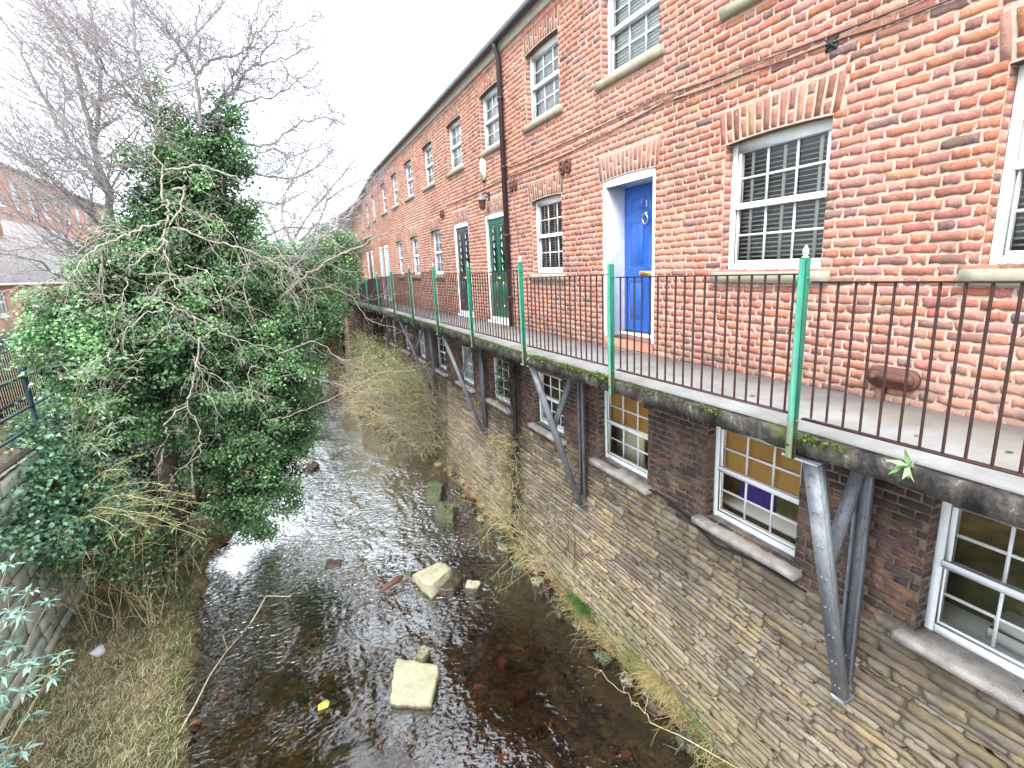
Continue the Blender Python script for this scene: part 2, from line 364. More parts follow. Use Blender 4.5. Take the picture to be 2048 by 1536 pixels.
        me.update(); me.validate()
        return o
def thing(name, label, cat, loc=(0, 0, -H), group=None):
    o = bpy.data.objects.new(name, None); COL.objects.link(o); o.location = (loc[0], loc[1], loc[2]+H)
    o.empty_display_size = .2; o['label'] = label; o['category'] = cat
    if group: o['group'] = group
    return o
def tag(o, label, cat, group=None, kind=None):
    o['label'] = label; o['category'] = cat
    if group: o['group'] = group
    if kind: o['kind'] = kind
    return o
def struct(o): o['kind'] = 'structure'; return o
def hsh(*a): return random.Random(hash(a)).random()
# ------------------------------------------------------------------ wall geometry
def off(u):                                   # gentle bend of the terrace away from the river, in plan
    u = np.asarray(u, float)
    return .012*np.clip(u-7, 0, 15)+.075*np.clip(u-22, 0, None)
XW = 4.2
def batter(v): return .2*np.clip((-3.05-np.asarray(v, float))/2.7, 0, 1.2)
def map_wall(u, v, d): return np.stack([XW+off(u)-d, u+0*d, v+0*d], -1)
def map_low(u, v, d): return np.stack([XW+off(u)-batter(v)-d, u+0*d, v+0*d], -1)
def units(mb, quads, fmap, nx, ny, e, prot, jit, rough, cols, m=0):
    """a field of separate bricks or stones: quads (N,4,2) corners bl,br,tr,tl in (u,v)"""
    Q = np.asarray(quads, float); N = len(Q)
    if N == 0: return
    Ls = np.linalg.norm(Q[:, 1]-Q[:, 0], axis=1); Hs = np.linalg.norm(Q[:, 3]-Q[:, 0], axis=1)
    def par(L, n):
        t = np.linspace(0, 1, n-2)[None, :]*(1-2*(e/L))[:, None]+(e/L)[:, None]
        return np.concatenate([np.zeros((len(L), 1)), t, np.ones((len(L), 1))], 1)
    S = par(Ls, nx); T = par(Hs, ny)
    s = S[:, None, :, None]; t = T[:, :, None, None]
    P = (Q[:, 0][:, None, None]*(1-s)*(1-t)+Q[:, 1][:, None, None]*s*(1-t)+Q[:, 2][:, None, None]*s*t+Q[:, 3][:, None, None]*(1-s)*t)
    P = P+RS.normal(0, jit, P.shape)
    D = np.full((N, ny, nx), 0.0)+(.0028+RS.uniform(0, prot, N))[:, None, None]+RS.normal(0, rough, (N, ny, nx))
    D[:, 1, :] -= e*.18; D[:, -2, :] -= e*.1; D[:, :, 1] -= e*.15; D[:, :, -2] -= e*.15
    D[:, 0, :] = -.03; D[:, -1, :] = -.03; D[:, :, 0] = -.03; D[:, :, -1] = -.03
    V = fmap(P[..., 0], P[..., 1], D).reshape(-1, 3)
    g = np.arange(ny*nx).reshape(ny, nx)
    f = np.stack([g[:-1, :-1], g[1:, :-1], g[1:, 1:], g[:-1, 1:]], -1).reshape(-1, 4)
    F = (f[None]+(np.arange(N)*ny*nx)[:, None, None]).reshape(-1, 4)
    C = np.ones((N*ny*nx, 4)); C[:, :3] = np.repeat(np.asarray(cols), ny*nx, 0)
    mb.addq(V, F, C, m)
PAL = np.array([(.48, .175, .11), (.52, .21, .135), (.44, .165, .115), (.43, .19, .15), (.35, .145, .115), (.46, .23, .185), (.28, .125, .11), (.20, .125, .125), (.50, .25, .16), (.40, .19, .16), (.47, .20, .145)])
PALP = np.array([.17, .12, .13, .12, .09, .10, .06, .03, .07, .06, .05])
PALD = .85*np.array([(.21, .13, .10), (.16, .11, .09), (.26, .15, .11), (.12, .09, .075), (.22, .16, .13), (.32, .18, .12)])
def bcols(n, dark=False):
    c = PALD[RS.randint(0, len(PALD), n)] if dark else PAL[RS.choice(len(PAL), n, p=PALP/PALP.sum())]
    return np.clip(c*RS.uniform(.82, 1.18, (n, 1))+RS.normal(0, .01, (n, 3)), .01, 1)
def clip_row(a, b, forb):
    segs = [(a, b)]
    for (p, q) in forb:
        ns = []
        for (x, y) in segs:
            if q <= x or p >= y: ns.append((x, y)); continue
            if p > x: ns.append((x, p))
            if q < y: ns.append((q, y))
        segs = ns
    return segs
def flemish(u0, u1, v0, v1, rects, course=.075, j=.0105):
    """rects: (ua, ub, va, vb) to leave out; returns quads of bricks"""
    out = []; per = .345; r = 0; v = v0
    while v < v1-.02:
        vt = min(v+course, v1); vc = (v+vt)/2
        forb = [(a, b) for (a, b, c, d) in rects if c < vc < d]
        ph = (r % 2)*per/2+random.uniform(-.025, .025); u = u0-per+ph; dv = 0
        while u < u1:
            for L in (.23, .115):
                a, b = u+j/2+random.uniform(-.004, .004), u+L-j/2+random.uniform(-.004, .004); u += L
                for (x, y) in clip_row(max(a, u0), min(b, u1), forb):
                    if y-x > .03:
                        w = .006*math.sin(x*1.7+v*3)+.003*math.sin(x*5.1+r)
                        t = random.uniform(-.003, .003)
                        out.append([(x, v+j/2+w-t), (y, v+j/2+w+t), (y, vt-j/2+w+t), (x, vt-j/2+w-t)])
        v += course; r += 1
    return out
def sheet(mb, us, vs, holes, fmap, d, m=0):
    us = sorted(set([round(x, 4) for x in us])); vs = sorted(set([round(x, 4) for x in vs]))
    U, Vv = np.meshgrid(us, vs); P = fmap(U, Vv, np.full(U.shape, d)).reshape(-1, 3); n = len(us); F = []
    for i in range(len(vs)-1):
        for k in range(len(us)-1):
            uc, vc = (us[k]+us[k+1])/2, (vs[i]+vs[i+1])/2
            if any(a < uc < b and c < vc < e for (a, b, c, e) in holes): continue
            F.append((i*n+k, (i+1)*n+k, (i+1)*n+k+1, i*n+k+1))
    mb.add(P, F, m)
# ------------------------------------------------------------------ THE TERRACE
TER = thing('brick_terrace', 'long red brick mill terrace with white windows above a dark stone river wall', 'building', (XW, 12, -1.17))
ZD = -1.17                                    # deck level at the wall foot
G_WIN = [(.80, 1.86), (2.95, 4.03), (7.22, 8.27), (13.75, 14.78), (16.25, 17.3), (18.6, 19.5)]
U_WIN = [(.80, 1.86), (2.95, 4.03), (5.02, 6.12), (7.2, 8.3), (9.33, 10.43), (11.6, 12.68), (13.95, 14.98), (16.25, 17.3), (18.45, 19.4), (20.55, 21.5), (23.6, 24.5), (26.5, 27.4), (29.4, 30.3)]
DOORS = [(5.05, 6.12, 'blue'), (9.39, 10.44, 'green'), (11.53, 12.57, 'navy'), (21.05, 21.9, 'pale'), (22.4, 23.25, 'pale'), (26.2, 27.0, 'pale'), (28.4, 29.2, 'pale')]
L_WIN = [(.78, 1.93, -1.80), (2.97, 4.12, -1.80), (5.13, 6.30, -1.80), (7.33, 8.47, -1.90), (9.58, 10.72, -1.94), (11.85, 12.98, -1.94), (14.15, 15.3, -1.96), (16.5, 17.6, -1.96), (18.8, 19.8, -1.96), (21.2, 22.2, -1.96), (23.5, 24.4, -1.96)]
ZG0, ZG1, ZU0, ZU1, ZTOP = -.17, 1.03, 2.24, 3.26, 3.72
UEND = 38.0
ops = [(a, b, ZG0, ZG1) for a, b in G_WIN]+[(a, b, ZU0, ZU1) for a, b in U_WIN]+[(a, b, ZD, 1.02) for a, b, _ in DOORS]
lops = [(a, b, -2.95, t) for a, b, t in L_WIN]
RISE = .022
def arc(u, a, b, z): t = (u-(a+b)/2)/((b-a)/2); return z+RISE*(1-t*t)
holes = [(a, b, c, d+RISE) for a, b, c, d in ops]
up = MB()
us = list(np.arange(-1.5, UEND+.1, 1.0))+[x for h in holes for x in h[:2]]; vs = [-1.32, ZTOP+.1]+[x for h in holes for x in h[2:]]
sheet(up, us, vs, holes, map_wall, .0, 1)
rects = []
sold = []
for a, b, c, d in ops:
    at = .29 if d > 2 else .30
    rects += [(a-.0, b+.0, c, d+RISE+.02), (a-.07, b+.07, d+.005, d+at+.01)]
    nb = int(round((b-a+.1)/.077)); w = (b-a+.12)/nb
    for i in range(nb):
        x0 = a-.06+i*w; x1 = x0+w; uc = (a+b)/2; fan = 1.07
        zb = arc(min(max((x0+x1)/2, a), b), a, b, d)+.004; zt = d+at+.012
        X0, X1 = uc+(x0-uc)*fan, uc+(x1-uc)*fan
        def q(f0, f1):
            L = lambda p, P, f: p+(P-p)*f; j = .008
            za, zc = zb+(zt-zb)*f0+j, zb+(zt-zb)*f1-j
            return [(L(x0, X0, f0)+j, za), (L(x1, X1, f0)-j, za), (L(x1, X1, f1)-j, zc), (L(x0, X0, f1)+j, zc)]
        if i % 2: sold += [q(0, .38), q(.38, 1)] if i % 4 == 1 else [q(0, .62), q(.62, 1)]
        else: sold.append(q(0, 1))
    # mortar behind the soldiers under the crown, and the underside of the arch
    n = 8; P = []
    for k in range(n+1):
        u = a+(b-a)*k/n; P.append((u, arc(u, a, b, d)))
    A = np.array(P); V = list(map_wall(A[:, 0], A[:, 1], np.zeros(n+1)))+list(map_wall(A[:, 0], np.full(n+1, d+RISE), np.zeros(n+1)))+list(map_wall(A[:, 0], A[:, 1], np.full(n+1, -.13)))
    up.add(V, [(k, k+n+1, k+n+2, k+1) for k in range(n)], 1); up.add(V, [(k, k+1, k+2*n+3, k+2*n+2) for k in range(n)], 2)
def reveal(mb, u, v0, v1, depth, near, dark=False, m=0, ms=1):
    sgn = -1 if near else 1                   # faces look into the opening
    base = XW+float(off(u))
    V = [(base, u, v0), (base+depth, u, v0), (base+depth, u, v1), (base, u, v1)]
    mb.add(V, [(0, 1, 2, 3) if near else (3, 2, 1, 0)], ms)
    qs = []; v = v0; r = 0
    while v < v1-.03:
        vt = min(v+.075, v1)
        if r % 2 == 0: qs.append([(.004, v+.008), (depth, v+.008), (depth, vt-.008), (.004, vt-.008)])
        else:
            h = min(.105, depth*.8); qs.append([(.004, v+.008), (h, v+.008), (h, vt-.008), (.004, vt-.008)])
        v += .075; r += 1
    f = lambda a, b, d: np.stack([base+a, u+(d*1.0)*(-1 if not near else 1), b+0*d], -1)
    units(mb, qs, f, 5, 4, .006, .003, .0015, .001, bcols(len(qs), dark), m)
for a, b, c, d in ops:
    reveal(up, a, c, d, .12, True); reveal(up, b, c, d, .12, False)
q1 = flemish(-1.5, 13, -1.19, ZTOP, rects); q2 = flemish(13, UEND, -1.19, ZTOP, rects)
units(up, q1, map_wall, 8, 5, .005, .004, .0043, .0013, bcols(len(q1)))
units(up, q2, map_wall, 4, 4, .006, .005, .002, .001, bcols(len(q2)))
units(up, sold, map_wall, 4, 6, .006, .004, .002, .001, bcols(len(sold))*np.array([.80, .92, .96]))
print('bricks', len(q1)+len(q2))
up.build('upper_wall', ['brick', 'mortar', 'soffit'], TER, colors=True)
# lower wall: sooty brick piers, then coursed rubble stone down to the river
lw = MB(); lrects = [(a, b, c, d) for a, b, c, d in lops]
def bound(u): return -3.03+.10*math.sin(u*1.3)+.06*math.sin(u*3.7+1)-.02*max(0, min(u-5, 6))
us = list(np.arange(-1.5, 26.1, 1.0))+[x for h in lops for x in h[:2]]; vs = [-3.6, -1.30]+[x for h in lops for x in h[2:]]
sheet(lw, us, vs, lops, lambda u, v, d: map_wall(u, v, d-.004), .0, 1)
lq = [q for q in flemish(-1.5, 26, -3.45, -1.32, lrects, j=.011) if (q[0][1]+q[2][1])/2 > bound(q[0][0])]
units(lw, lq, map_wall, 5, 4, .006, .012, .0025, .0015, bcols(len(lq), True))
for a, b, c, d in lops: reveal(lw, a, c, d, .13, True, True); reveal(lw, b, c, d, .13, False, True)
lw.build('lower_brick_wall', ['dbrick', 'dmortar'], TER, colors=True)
st = MB()
us = np.arange(-1.5, 26.6, .5); vs = [-6.3, -5.6, -5.0, -4.4, -3.8, -3.3, -2.95]
sheet(st, us, vs, [], lambda u, v, d: map_low(u, v, d-.012), .0, 1)
sq = []; sc_ = []; v = -6.15
SPAL = np.array([(.31, .245, .17), (.35, .28, .19), (.29, .23, .165), (.27, .215, .16), (.38, .30, .18), (.31, .265, .20), (.23, .19, .14), (.34, .30, .24)])
while v < -2.86:
    h = random.choice((.042, .052, .06, .07, .082, .10))
    u = -1.5+random.uniform(-.3, 0)
    while u < 26:
        L = random.choice((.16, .24, .3, .38, .46, .6))*(.8+.5*random.random()); sp = random.random() < .10 and h > .09
        w = lambda x: .018*math.sin(x*.9+v)+.012*math.sin(x*2.3+v*2.1)
        top = v+h
        if (top+v)/2 < bound(u)-.0:
            hit = [q for q in lops if q[0]-.1 < u+L/2 < q[1]+.1 and top > -3.05]
            if not hit:
                g = .006
                for (va, vb) in (((v, v+h*.5), (v+h*.5, top)) if sp else ((v, top),)):
                    g2 = g if vb-va > .05 else .004
                    j = lambda: random.uniform(-.011, .011)
                    sq.append([(u+g+j(), va+g2+w(u)), (u+L-g+j(), va+g2+w(u+L)), (u+L-g+j(), vb-g2+w(u+L)+j()*.5), (u+g+j(), vb-g2+w(u)+j()*.5)])
        u += L
    v += h
c = SPAL[RS.randint(0, len(SPAL), len(sq))]*RS.uniform(.8, 1.2, (len(sq), 1))
units(st, sq, map_low, 9, 5, .009, .030, .0068, .005, c)
print('stones', len(sq))
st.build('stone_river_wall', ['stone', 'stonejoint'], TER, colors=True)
# closing shell: floors, back wall, ends, roof
rm = MB()
for z in (3.6, 1.62, -1.22): rm.box((XW+.45, -1.4, z), (8.3, 37.5, z+.1))
rm.box((8.3, -1.5, -3.6), (8.45, UEND, 3.7)); rm.box((XW+.5, -1.5, -3.6), (8.3, -1.4, 3.7)); rm.box((XW+.5, 37.6, -3.6), (8.3, 37.75, 3.7))
rm.box((XW+.3, -1.4, -3.75), (8.3, 25.9, -3.62))
rm.build('interior', 'room', TER)
# window sections
def xr(u): return XW+float(off(u))
FR, BAR = .066, .021
def window(kind, a, b, z0, z1, arch=True, dep=.10):
    um = (a+b)/2; x = xr(um)+dep; top = z1+(RISE if arch else 0); J = .006
    w = MB(); w.bevbox((x, a, z0), (x+.07, a+FR, top), .005); w.bevbox((x, b-FR, z0), (x+.07, b, top), .005)
    w.bevbox((x+.001, a+FR, z0), (x+.07, b-FR, z0+FR+.012), .005); w.bevbox((x+.001, a+FR, z1-FR-.02), (x+.069, b-FR, top), .005)
    zm = z0+(z1-z0)*.52
    win = w.build('window', 'white', TER)
    s = MB(); s.bevbox((x-.012, a+FR-.012, zm-.03), (x+.05, b-FR+.012, zm+.03), .006)
    s.bevbox((x+.008, a+FR, zm+.03), (x+.055, a+FR+.042, z1-FR-.02), .004); s.bevbox((x+.008, b-FR-.042, zm+.03), (x+.055, b-FR, z1-FR-.02), .004)
    s.bevbox((x+.022, a+FR, z0+FR+.012), (x+.06, a+FR+.02, zm-.03), .004); s.bevbox((x+.022, b-FR-.02, z0+FR+.012), (x+.06, b-FR, zm-.03), .004)
    s.bevbox((x+.02, a+FR+.02, z0+FR+.012), (x+.062, b-FR-.02, z0+FR+.04), .004)
    s.build('sash', 'white', win)
    ub, ue = a+FR+.02, b-FR-.02; g = MB()
    for (p, q, xx) in ((zm+.03, z1-FR-.02, x+.028), (z0+FR+.04, zm-.03, x+.036)):
        for i in (1, 2): yy = ub+(ue-ub)*i/3; g.box((xx, yy-BAR/2, p), (xx+.014, yy+BAR/2, q))
        zz = (p+q)/2; g.box((xx+.001, ub, zz-BAR/2), (xx+.013, ue, zz+BAR/2))
    g.build('glazing_bars', 'white', win)
    p = MB(); xx = x+.046; p.add([(xx, ub, z0+FR), (xx, ue, z0+FR), (xx, ue, z1-.06), (xx, ub, z1-.06)], [(3, 2, 1, 0)]); p.build('pane', 'glass', win)
    X = x+.085
    rnd = random.random
    if kind == 'blind':
        s = MB(); t = MB(); z = z0+.05
        while z < z1: s.add([(X-.016, a+.06, z), (X-.016, b-.06, z), (X+.016, b-.06, z+.014), (X+.016, a+.06, z+.014)], [(0, 1, 2, 3)]); z += .042
        for f in (.18, .5, .82): y = a+(b-a)*f; t.box((X-.02, y-.017, z0+.03), (X-.0175, y+.017, z1))
        s.build('blind', 'blind', win); t.build('blind_tape', 'tape', win)
    elif kind == 'white':
        s = MB(); z = z0+.04
        while z < z1: s.add([(X-.006, a+.05+.05, z), (X-.006, b-.05, z), (X+.008, b-.05, z+.042), (X+.008, a+.05+.05, z+.042)], [(0, 1, 2, 3)]); z += .038
        s.build('blind', 'blindwhite', win)
    elif kind == 'net':
        s = MB(); n = 60; V = []
        for i in range(n+1): y = a+.1+(b-a-.14)*i/n; d = .014*math.sin(i*1.1)+.01*math.sin(i*.43+a); V += [(X+d, y, z0+.03), (X+d, y, z1+.02)]
        s.add(V, [(2*i, 2*i+2, 2*i+3, 2*i+1) for i in range(n)]); s.build('net_curtain', 'blindwhite', win, smooth=True)
    elif kind == 'amber':
        s = MB(); z = zm-.02
        while z < z1+.03: s.add([(X-.012, a+.05, z), (X-.012, b-.05, z), (X+.012, b-.05, z+.05), (X+.012, a+.05, z+.05)], [(0, 1, 2, 3)]); z += .047
        s.build('blind', 'amber', win)
    return win
def sill(a, b, z, x0, x1, h, mat='sill', ov=.09):
    s = MB(); n = 10; rr = random.Random(a*7+z)
    y0, y1 = a-ov, b+ov; V = []
    for i in range(n+1):
        y = y0+(y1-y0)*i/n; jx = rr.uniform(-.0025, .0025); jz = rr.uniform(-.0015, .0015); o = float(off(y))
        V += [(x0+jx+o, y, z-h+jz), (x0+jx-.002+o, y, z-.012+jz), (x0+.012+jx+o, y, z-.002+jz), (x1+o, y, z+.012), (x1+o, y, z-h)]
    F = []
    for i in range(n):
        for k in range(4): F.append((i*5+k, i*5+k+1, i*5+k+6, i*5+k+5))
        F.append((i*5+4, i*5, i*5+5, i*5+9))
    F += [(4, 3, 2, 1, 0), tuple(n*5+k for k in range(5))]
    s.add(V, F); return s.build('sill', mat, TER)
gk = ['blind', 'blind', 'blind', 'net', 'net', 'net']
for i, (a, b) in enumerate(G_WIN): window(gk[i], a, b, ZG0, ZG1); sill(a, b, ZG0, XW-.045, XW+.13, .105)
uk = ['white', 'white', 'white', 'white', 'net', 'net', 'net', 'net', 'net', 'net', 'net', 'net', 'net']
for i, (a, b) in enumerate(U_WIN): window(uk[i], a, b, ZU0, ZU1); sill(a, b, ZU0, XW-.045, XW+.13, .10)
lk = ['dark', 'amber', 'amber', 'dark', 'dark', 'net', 'dark', 'net', 'dark', 'dark', 'dark']
for i, (a, b, t) in enumerate(L_WIN): window(lk[i], a, b, -2.95, t, False, .125); sill(a, b, -2.95, XW-.115, XW+.14, .078, 'lsill', .09)
for a, b, t in L_WIN: lt = MB(); lt.box((XW-.002+off(a), a-.05, t-.001), (XW+.2+off(a), b+.05, -1.33)); lt.build('lintel', 'soffit', TER)
# things seen through the lower windows
t = thing('desk', 'white work desk seen inside through the second lower window', 'desk', (4.9, 3.5, -3.6))
d = MB(); d.box((4.5, 2.9, -2.86), (5.3, 4.3, -2.82)); d.build('desk_top', 'paper', t)
d = MB(); [d.box((x, y, -3.61), (x+.05, y+.05, -2.86)) for x in (4.55, 5.2) for y in (2.95, 4.2)]; d.build('desk_frame', 'white', t)
t = thing('office_chair', 'purple upholstered chair back behind the lower office window', 'chair', (4.75, 3.75, -3.6))
d = MB(); n = 8; V = []
for i in range(n+1):
    for k in range(2): V.append((4.72+.05*math.cos(i/n*3.1), 3.62+.42*i/n, (-2.86 if k == 0 else -2.50-.05*abs(i/n-.5))))
d.add(V, [(2*i, 2*i+2, 2*i+3, 2*i+1) for i in range(n)]); d.prism([(4.73, 3.62, -2.83), (4.73, 4.05, -2.83), (4.73, 4.0, -2.5), (4.73, 3.66, -2.5)], (.04, 0, 0)); d.build('backrest', 'purple', t)
d = MB(); d.tube([(4.8, 3.82, -3.55), (4.8, 3.82, -2.85)], .03); d.tube([(4.6, 3.82, -3.56), (5.0, 3.82, -3.56)], .02); d.tube([(4.8, 3.6, -3.56), (4.8, 4.04, -3.56)], .02); d.build('pedestal', 'dark', t)
t = thing('desk_lamp', 'pale wooden jointed lamp on the desk by the lower window', 'lamp', (4.62, 3.13, -2.82))
d = MB(); d.lathe((4.62, 3.13, -2.82), [(.07, 0), (.07, .02), (.03, .03)]); d.build('base', 'wood', t)
d = MB(); d.tube([(4.62, 3.13, -2.8), (4.66, 3.24, -2.62), (4.6, 3.14, -2.45)], .014); d.build('arm', 'wood', t)
d = MB(); d.lathe((4.6, 3.14, -2.47), [(.075, 0), (.03, .11), (.02, .13)]); d.build('lamp_shade', 'wood', t)
t = MB(); t.bevbox((4.5, 1.3, -2.9), (4.75, 1.62, -2.80), .01); t.bevbox((4.52, 1.33, -2.797), (4.74, 1.6, -2.72), .01)
tag(t.build('paper_tray', 'paper'), 'stack of white trays on the desk behind the nearest lower window', 'tray')
t = thing('side_table', 'white counter inside behind the nearest lower window at right', 'table', (4.8, 1.3, -3.6))
d = MB(); d.box((4.48, .5, -2.95), (5.2, 2.2, -2.905)); d.build('table_top', 'paper', t); d = MB(); [d.box((x, y, -3.61), (x+.05, y+.05, -2.95)) for x in (4.55, 5.1) for y in (.55, 2.1)]; d.build('table_frame', 'white', t)
t = MB(); t.box((4.62, 5.75, -3.6), (4.66, 6.4, -2.0)); tag(t.build('partition_panel', 'cream'), 'cream room partition behind the lower window with the brown blind', 'panel')
t = MB(); t.bevbox((4.7, 5.2, -3.6), (5.2, 5.72, -2.35), .02); tag(t.build('wooden_cupboard', 'wood'), 'brown cupboard inside the lower window between the steel brackets', 'cupboard')
for (yy, e, l) in ((3.55, 22, 'warm ceiling lamp lit in the room behind the second lower window'), (5.75, 26, 'warm ceiling lamp lit in the room behind the brown blind window')):
    t = thing('ceiling_lamp', l, 'lamp', (5.6, yy, -1.25)); m = MB(); m.lathe((5.6, yy, -1.42), [(.14, 0), (.10, .10), (.02, .14), (.012, .19)], 14); m.build('lamp_shade', 'paper', t)
    q = bpy.data.lights.new('bulb', 'POINT'); q.energy = e; q.color = (1, .80, .55); q.shadow_soft_size = .12; qo = bpy.data.objects.new('bulb', q); COL.objects.link(qo); qo.location = (5.6, yy, H-1.5)
# doors
def door_panel(mb, x, y0, y1, z0, z1, d=.012, r=.03):
    V = [(x-.001, y0, z0), (x-.001, y1, z0), (x-.001, y1, z1), (x-.001, y0, z1), (x+d, y0+r*.5, z0+r*.5), (x+d, y1-r*.5, z0+r*.5), (x+d, y1-r*.5, z1-r*.5), (x+d, y0+r*.5, z1-r*.5),
         (x-.004, y0+r, z0+r), (x-.004, y1-r, z0+r), (x-.004, y1-r, z1-r), (x-.004, y0+r, z1-r)]
    F = [(i, (i+1) % 4, (i+1) % 4+4, i+4) for i in range(4)]+[(i+4, (i+1) % 4+4, (i+1) % 4+8, i+8) for i in range(4)]+[(8, 9, 10, 11)]
    mb.add(V, F)
def door(a, b, kind):
    x = xr((a+b)/2); zt = 1.02; deep = .30 if kind == 'blue' else .03
    F = MB(); fw = .065; x0 = x+.012
    xl = x0+deep
    F.bevbox((x0, a, ZD+.0), (xl+.06, a+fw, zt), .005); F.bevbox((x0, b-fw, ZD+.0), (xl+.06, b, zt), .005); F.bevbox((x0+.001, a+fw, zt-fw-.02), (xl+.06, b-fw, zt+RISE), .005)
    hue = {'blue': 'royal blue panelled door under a white lining', 'green': 'dark green door with two long patterned lights', 'navy': 'near-black navy door beside the green one', 'pale': None}[kind]
    lb = 'blue' if kind == 'blue' else {'green': 'dgreen', 'navy': 'navy', 'pale': 'ltblue'}[kind]
    ya, yb = a+fw+.004, b-fw-.004; zb = ZD+(.20 if kind == 'blue' else .14); z1 = zt-fw-.024; xd = xl+.0
    m = MB(); cols = [(ya+.10, (ya+yb)/2-.05), ((ya+yb)/2+.05, yb-.10)]
    if kind == 'blue': rows = [(z1-.33, z1-.12), (zb+.86, z1-.45), (zb+.14, zb+.68)]
    else: rows = [(zb+.20, zb+.72), (zb+.88, z1-.10)]
    us = sorted({ya, yb, *[c for p in cols for c in p]}); vs = sorted({zb, z1, *[c for p in rows for c in p]})
    for i in range(len(us)-1):
        for k in range(len(vs)-1):
            uc, vc = (us[i]+us[i+1])/2, (vs[k]+vs[k+1])/2
            if any(c[0] < uc < c[1] for c in cols) and any(r[0] < vc < r[1] for r in rows): continue
            m.add([(xd, us[i], vs[k]), (xd, us[i+1], vs[k]), (xd, us[i+1], vs[k+1]), (xd, us[i], vs[k+1])], [(3, 2, 1, 0)])
    for ci, c in enumerate(cols):
        for ri, r in enumerate(rows): door_panel(m, xd, c[0], c[1], r[0], r[1])
    m.box((xd+.015, ya, zb), (xd+.045, yb, z1))
    D = m.build('door', lb, TER)
    if hue: D['label'] = hue
    F.build('door_frame', 'white', D)
    if kind == 'blue':
        yc = (ya+yb)/2
        k = MB(); n = 20; zc = z1-.40; k.tube([(xd-.028-.008*math.sin(i/n*6.283), yc+.052*math.cos(i/n*6.2832), zc+.062*math.sin(i/n*6.2832)-.03) for i in range(n+1)], .010, 8); k.lathe((xd-.0, yc, zc+.035), [(.03, 0), (.026, .018), (.012, .03)], 12, 0, 'x'); k.build('knocker', 'chrome', D)
        k = MB(); k.bevbox((xd-.012, yc-.14, zb+.755), (xd-.001, yc+.14, zb+.815), .004); k.box((xd-.016, yc-.11, zb+.768), (xd-.012, yc+.11, zb+.802)); k.build('letterbox', 'brass', D)
        k = MB(); k.box((xd-.008, yc-.006, z1-.27), (xd-.001, yc+.006, z1-.20)); k.box((xd-.008, yc-.016, z1-.275), (xd-.001, yc+.016, z1-.27)); k.prism([(xd-.008, yc+.006, z1-.2), (xd-.008, yc+.02, z1-.215), (xd-.008, yc+.006, z1-.212)], (.006, 0, 0)); k.build('door_number', 'paper', D)
        k = MB(); k.bevbox((XW+.0, a+.01, ZD), (xd+.08, b-.01, ZD+.135), .008); k.build('step', 'tile', D)
        k = MB(); k.bevbox((xd-.06, a+fw, ZD+.137), (xd+.05, b-fw, ZD+.185), .008); k.build('threshold', 'white', D)
    else:
        k = MB(); k.bevbox((x-.055, a-.03, ZD+.0), (x+.03, b+.03, ZD+.055), .006); k.bevbox((x-.01, a+fw, ZD+.057), (xd+.04, b-fw, ZD+.135), .006); k.build('threshold', 'white', D)
        if kind != 'pale':
            g = MB(); w_ = MB(); rr = random.Random(int(a*10))
            for c in cols:
                y0, y1 = c[0]+.03, c[1]-.03; z0_, z1_ = rows[1][0]+.04, rows[1][1]-.04
                g.add([(xd-.006, y0, z0_), (xd-.006, y1, z0_), (xd-.006, y1, z1_), (xd-.006, y0, z1_)], [(3, 2, 1, 0)])
                ym = (y0+y1)/2
                for q in range(6):
                    zc = z0_+(z1_-z0_)*(q+.5)/6; r = .035
                    w_.tube([(xd-.009, ym+r*.8*math.sin(s*1.05+q), zc+.05*math.cos(s*1.05)) for s in range(5)], .0045, 5)
                    w_.tube([(xd-.009, ym-.03, zc-.05), (xd-.009, ym+.03, zc+.02)], .0035, 5)
                for zz in (rows[0][0]+.03, rows[0][1]-.03): w_.lathe((xd-.002, ym, zz), [(.03, 0), (.02, .012)], 10, 0, 'x')
            g.build('door_light', 'glass', D); w_.build('leaded_pattern', 'paper', D)
            k = MB(); yc = (ya+yb)/2; k.bevbox((xd-.012, yc-.11, zb+.775), (xd-.001, yc+.11, zb+.82), .004); k.build('letterbox', 'brass', D)
            k = MB(); k.bevbox((xd-.02, yb-.06, zb+.86), (xd-.001, yb-.025, zb+1.02), .004); k.tube([(xd-.045, yb-.045, zb+.95), (xd-.045, yb-.15, zb+.95)], .009, 8); k.build('handle', 'chrome', D)
for a, b, k in DOORS: door(a, b, k)
# eaves: fascia, gutter, roof
e = MB(); g = MB(); rf = MB(); U = np.arange(-1.5, UEND+.1, 1.0)
for i in range(len(U)-1):
    a, b = U[i], U[i+1]; A, B = xr(a), xr(b)
    def strip(mb, prof):
        V = [(A+p[0], a, p[1]) for p in prof]+[(B+p[0], b, p[1]) for p in prof]; n = len(prof)
        mb.add(V, [(k, k+1, n+k+1, n+k) for k in range(n-1)])
    strip(e, [(-.005, 3.66), (-.035, 3.66), (-.035, 3.78), (-.05, 3.78), (-.05, 3.83)])
    gp = [(-.05, 3.87), (-.055, 3.80)]+[(-.115+.06*math.cos(t), 3.80-.05*math.sin(t)) for t in np.linspace(0, math.pi, 7)]+[(-.178, 3.86), (-.165, 3.86)]
    strip(g, gp)
    strip(rf, [(-.12, 3.89), (-.12, 3.905), (4.2, 5.9), (4.3, 5.9), (4.3, 3.7)])
e.build('fascia', 'fascia', TER); g.build('gutter', 'gutter', TER); rf.build('roof', 'slate', TER)
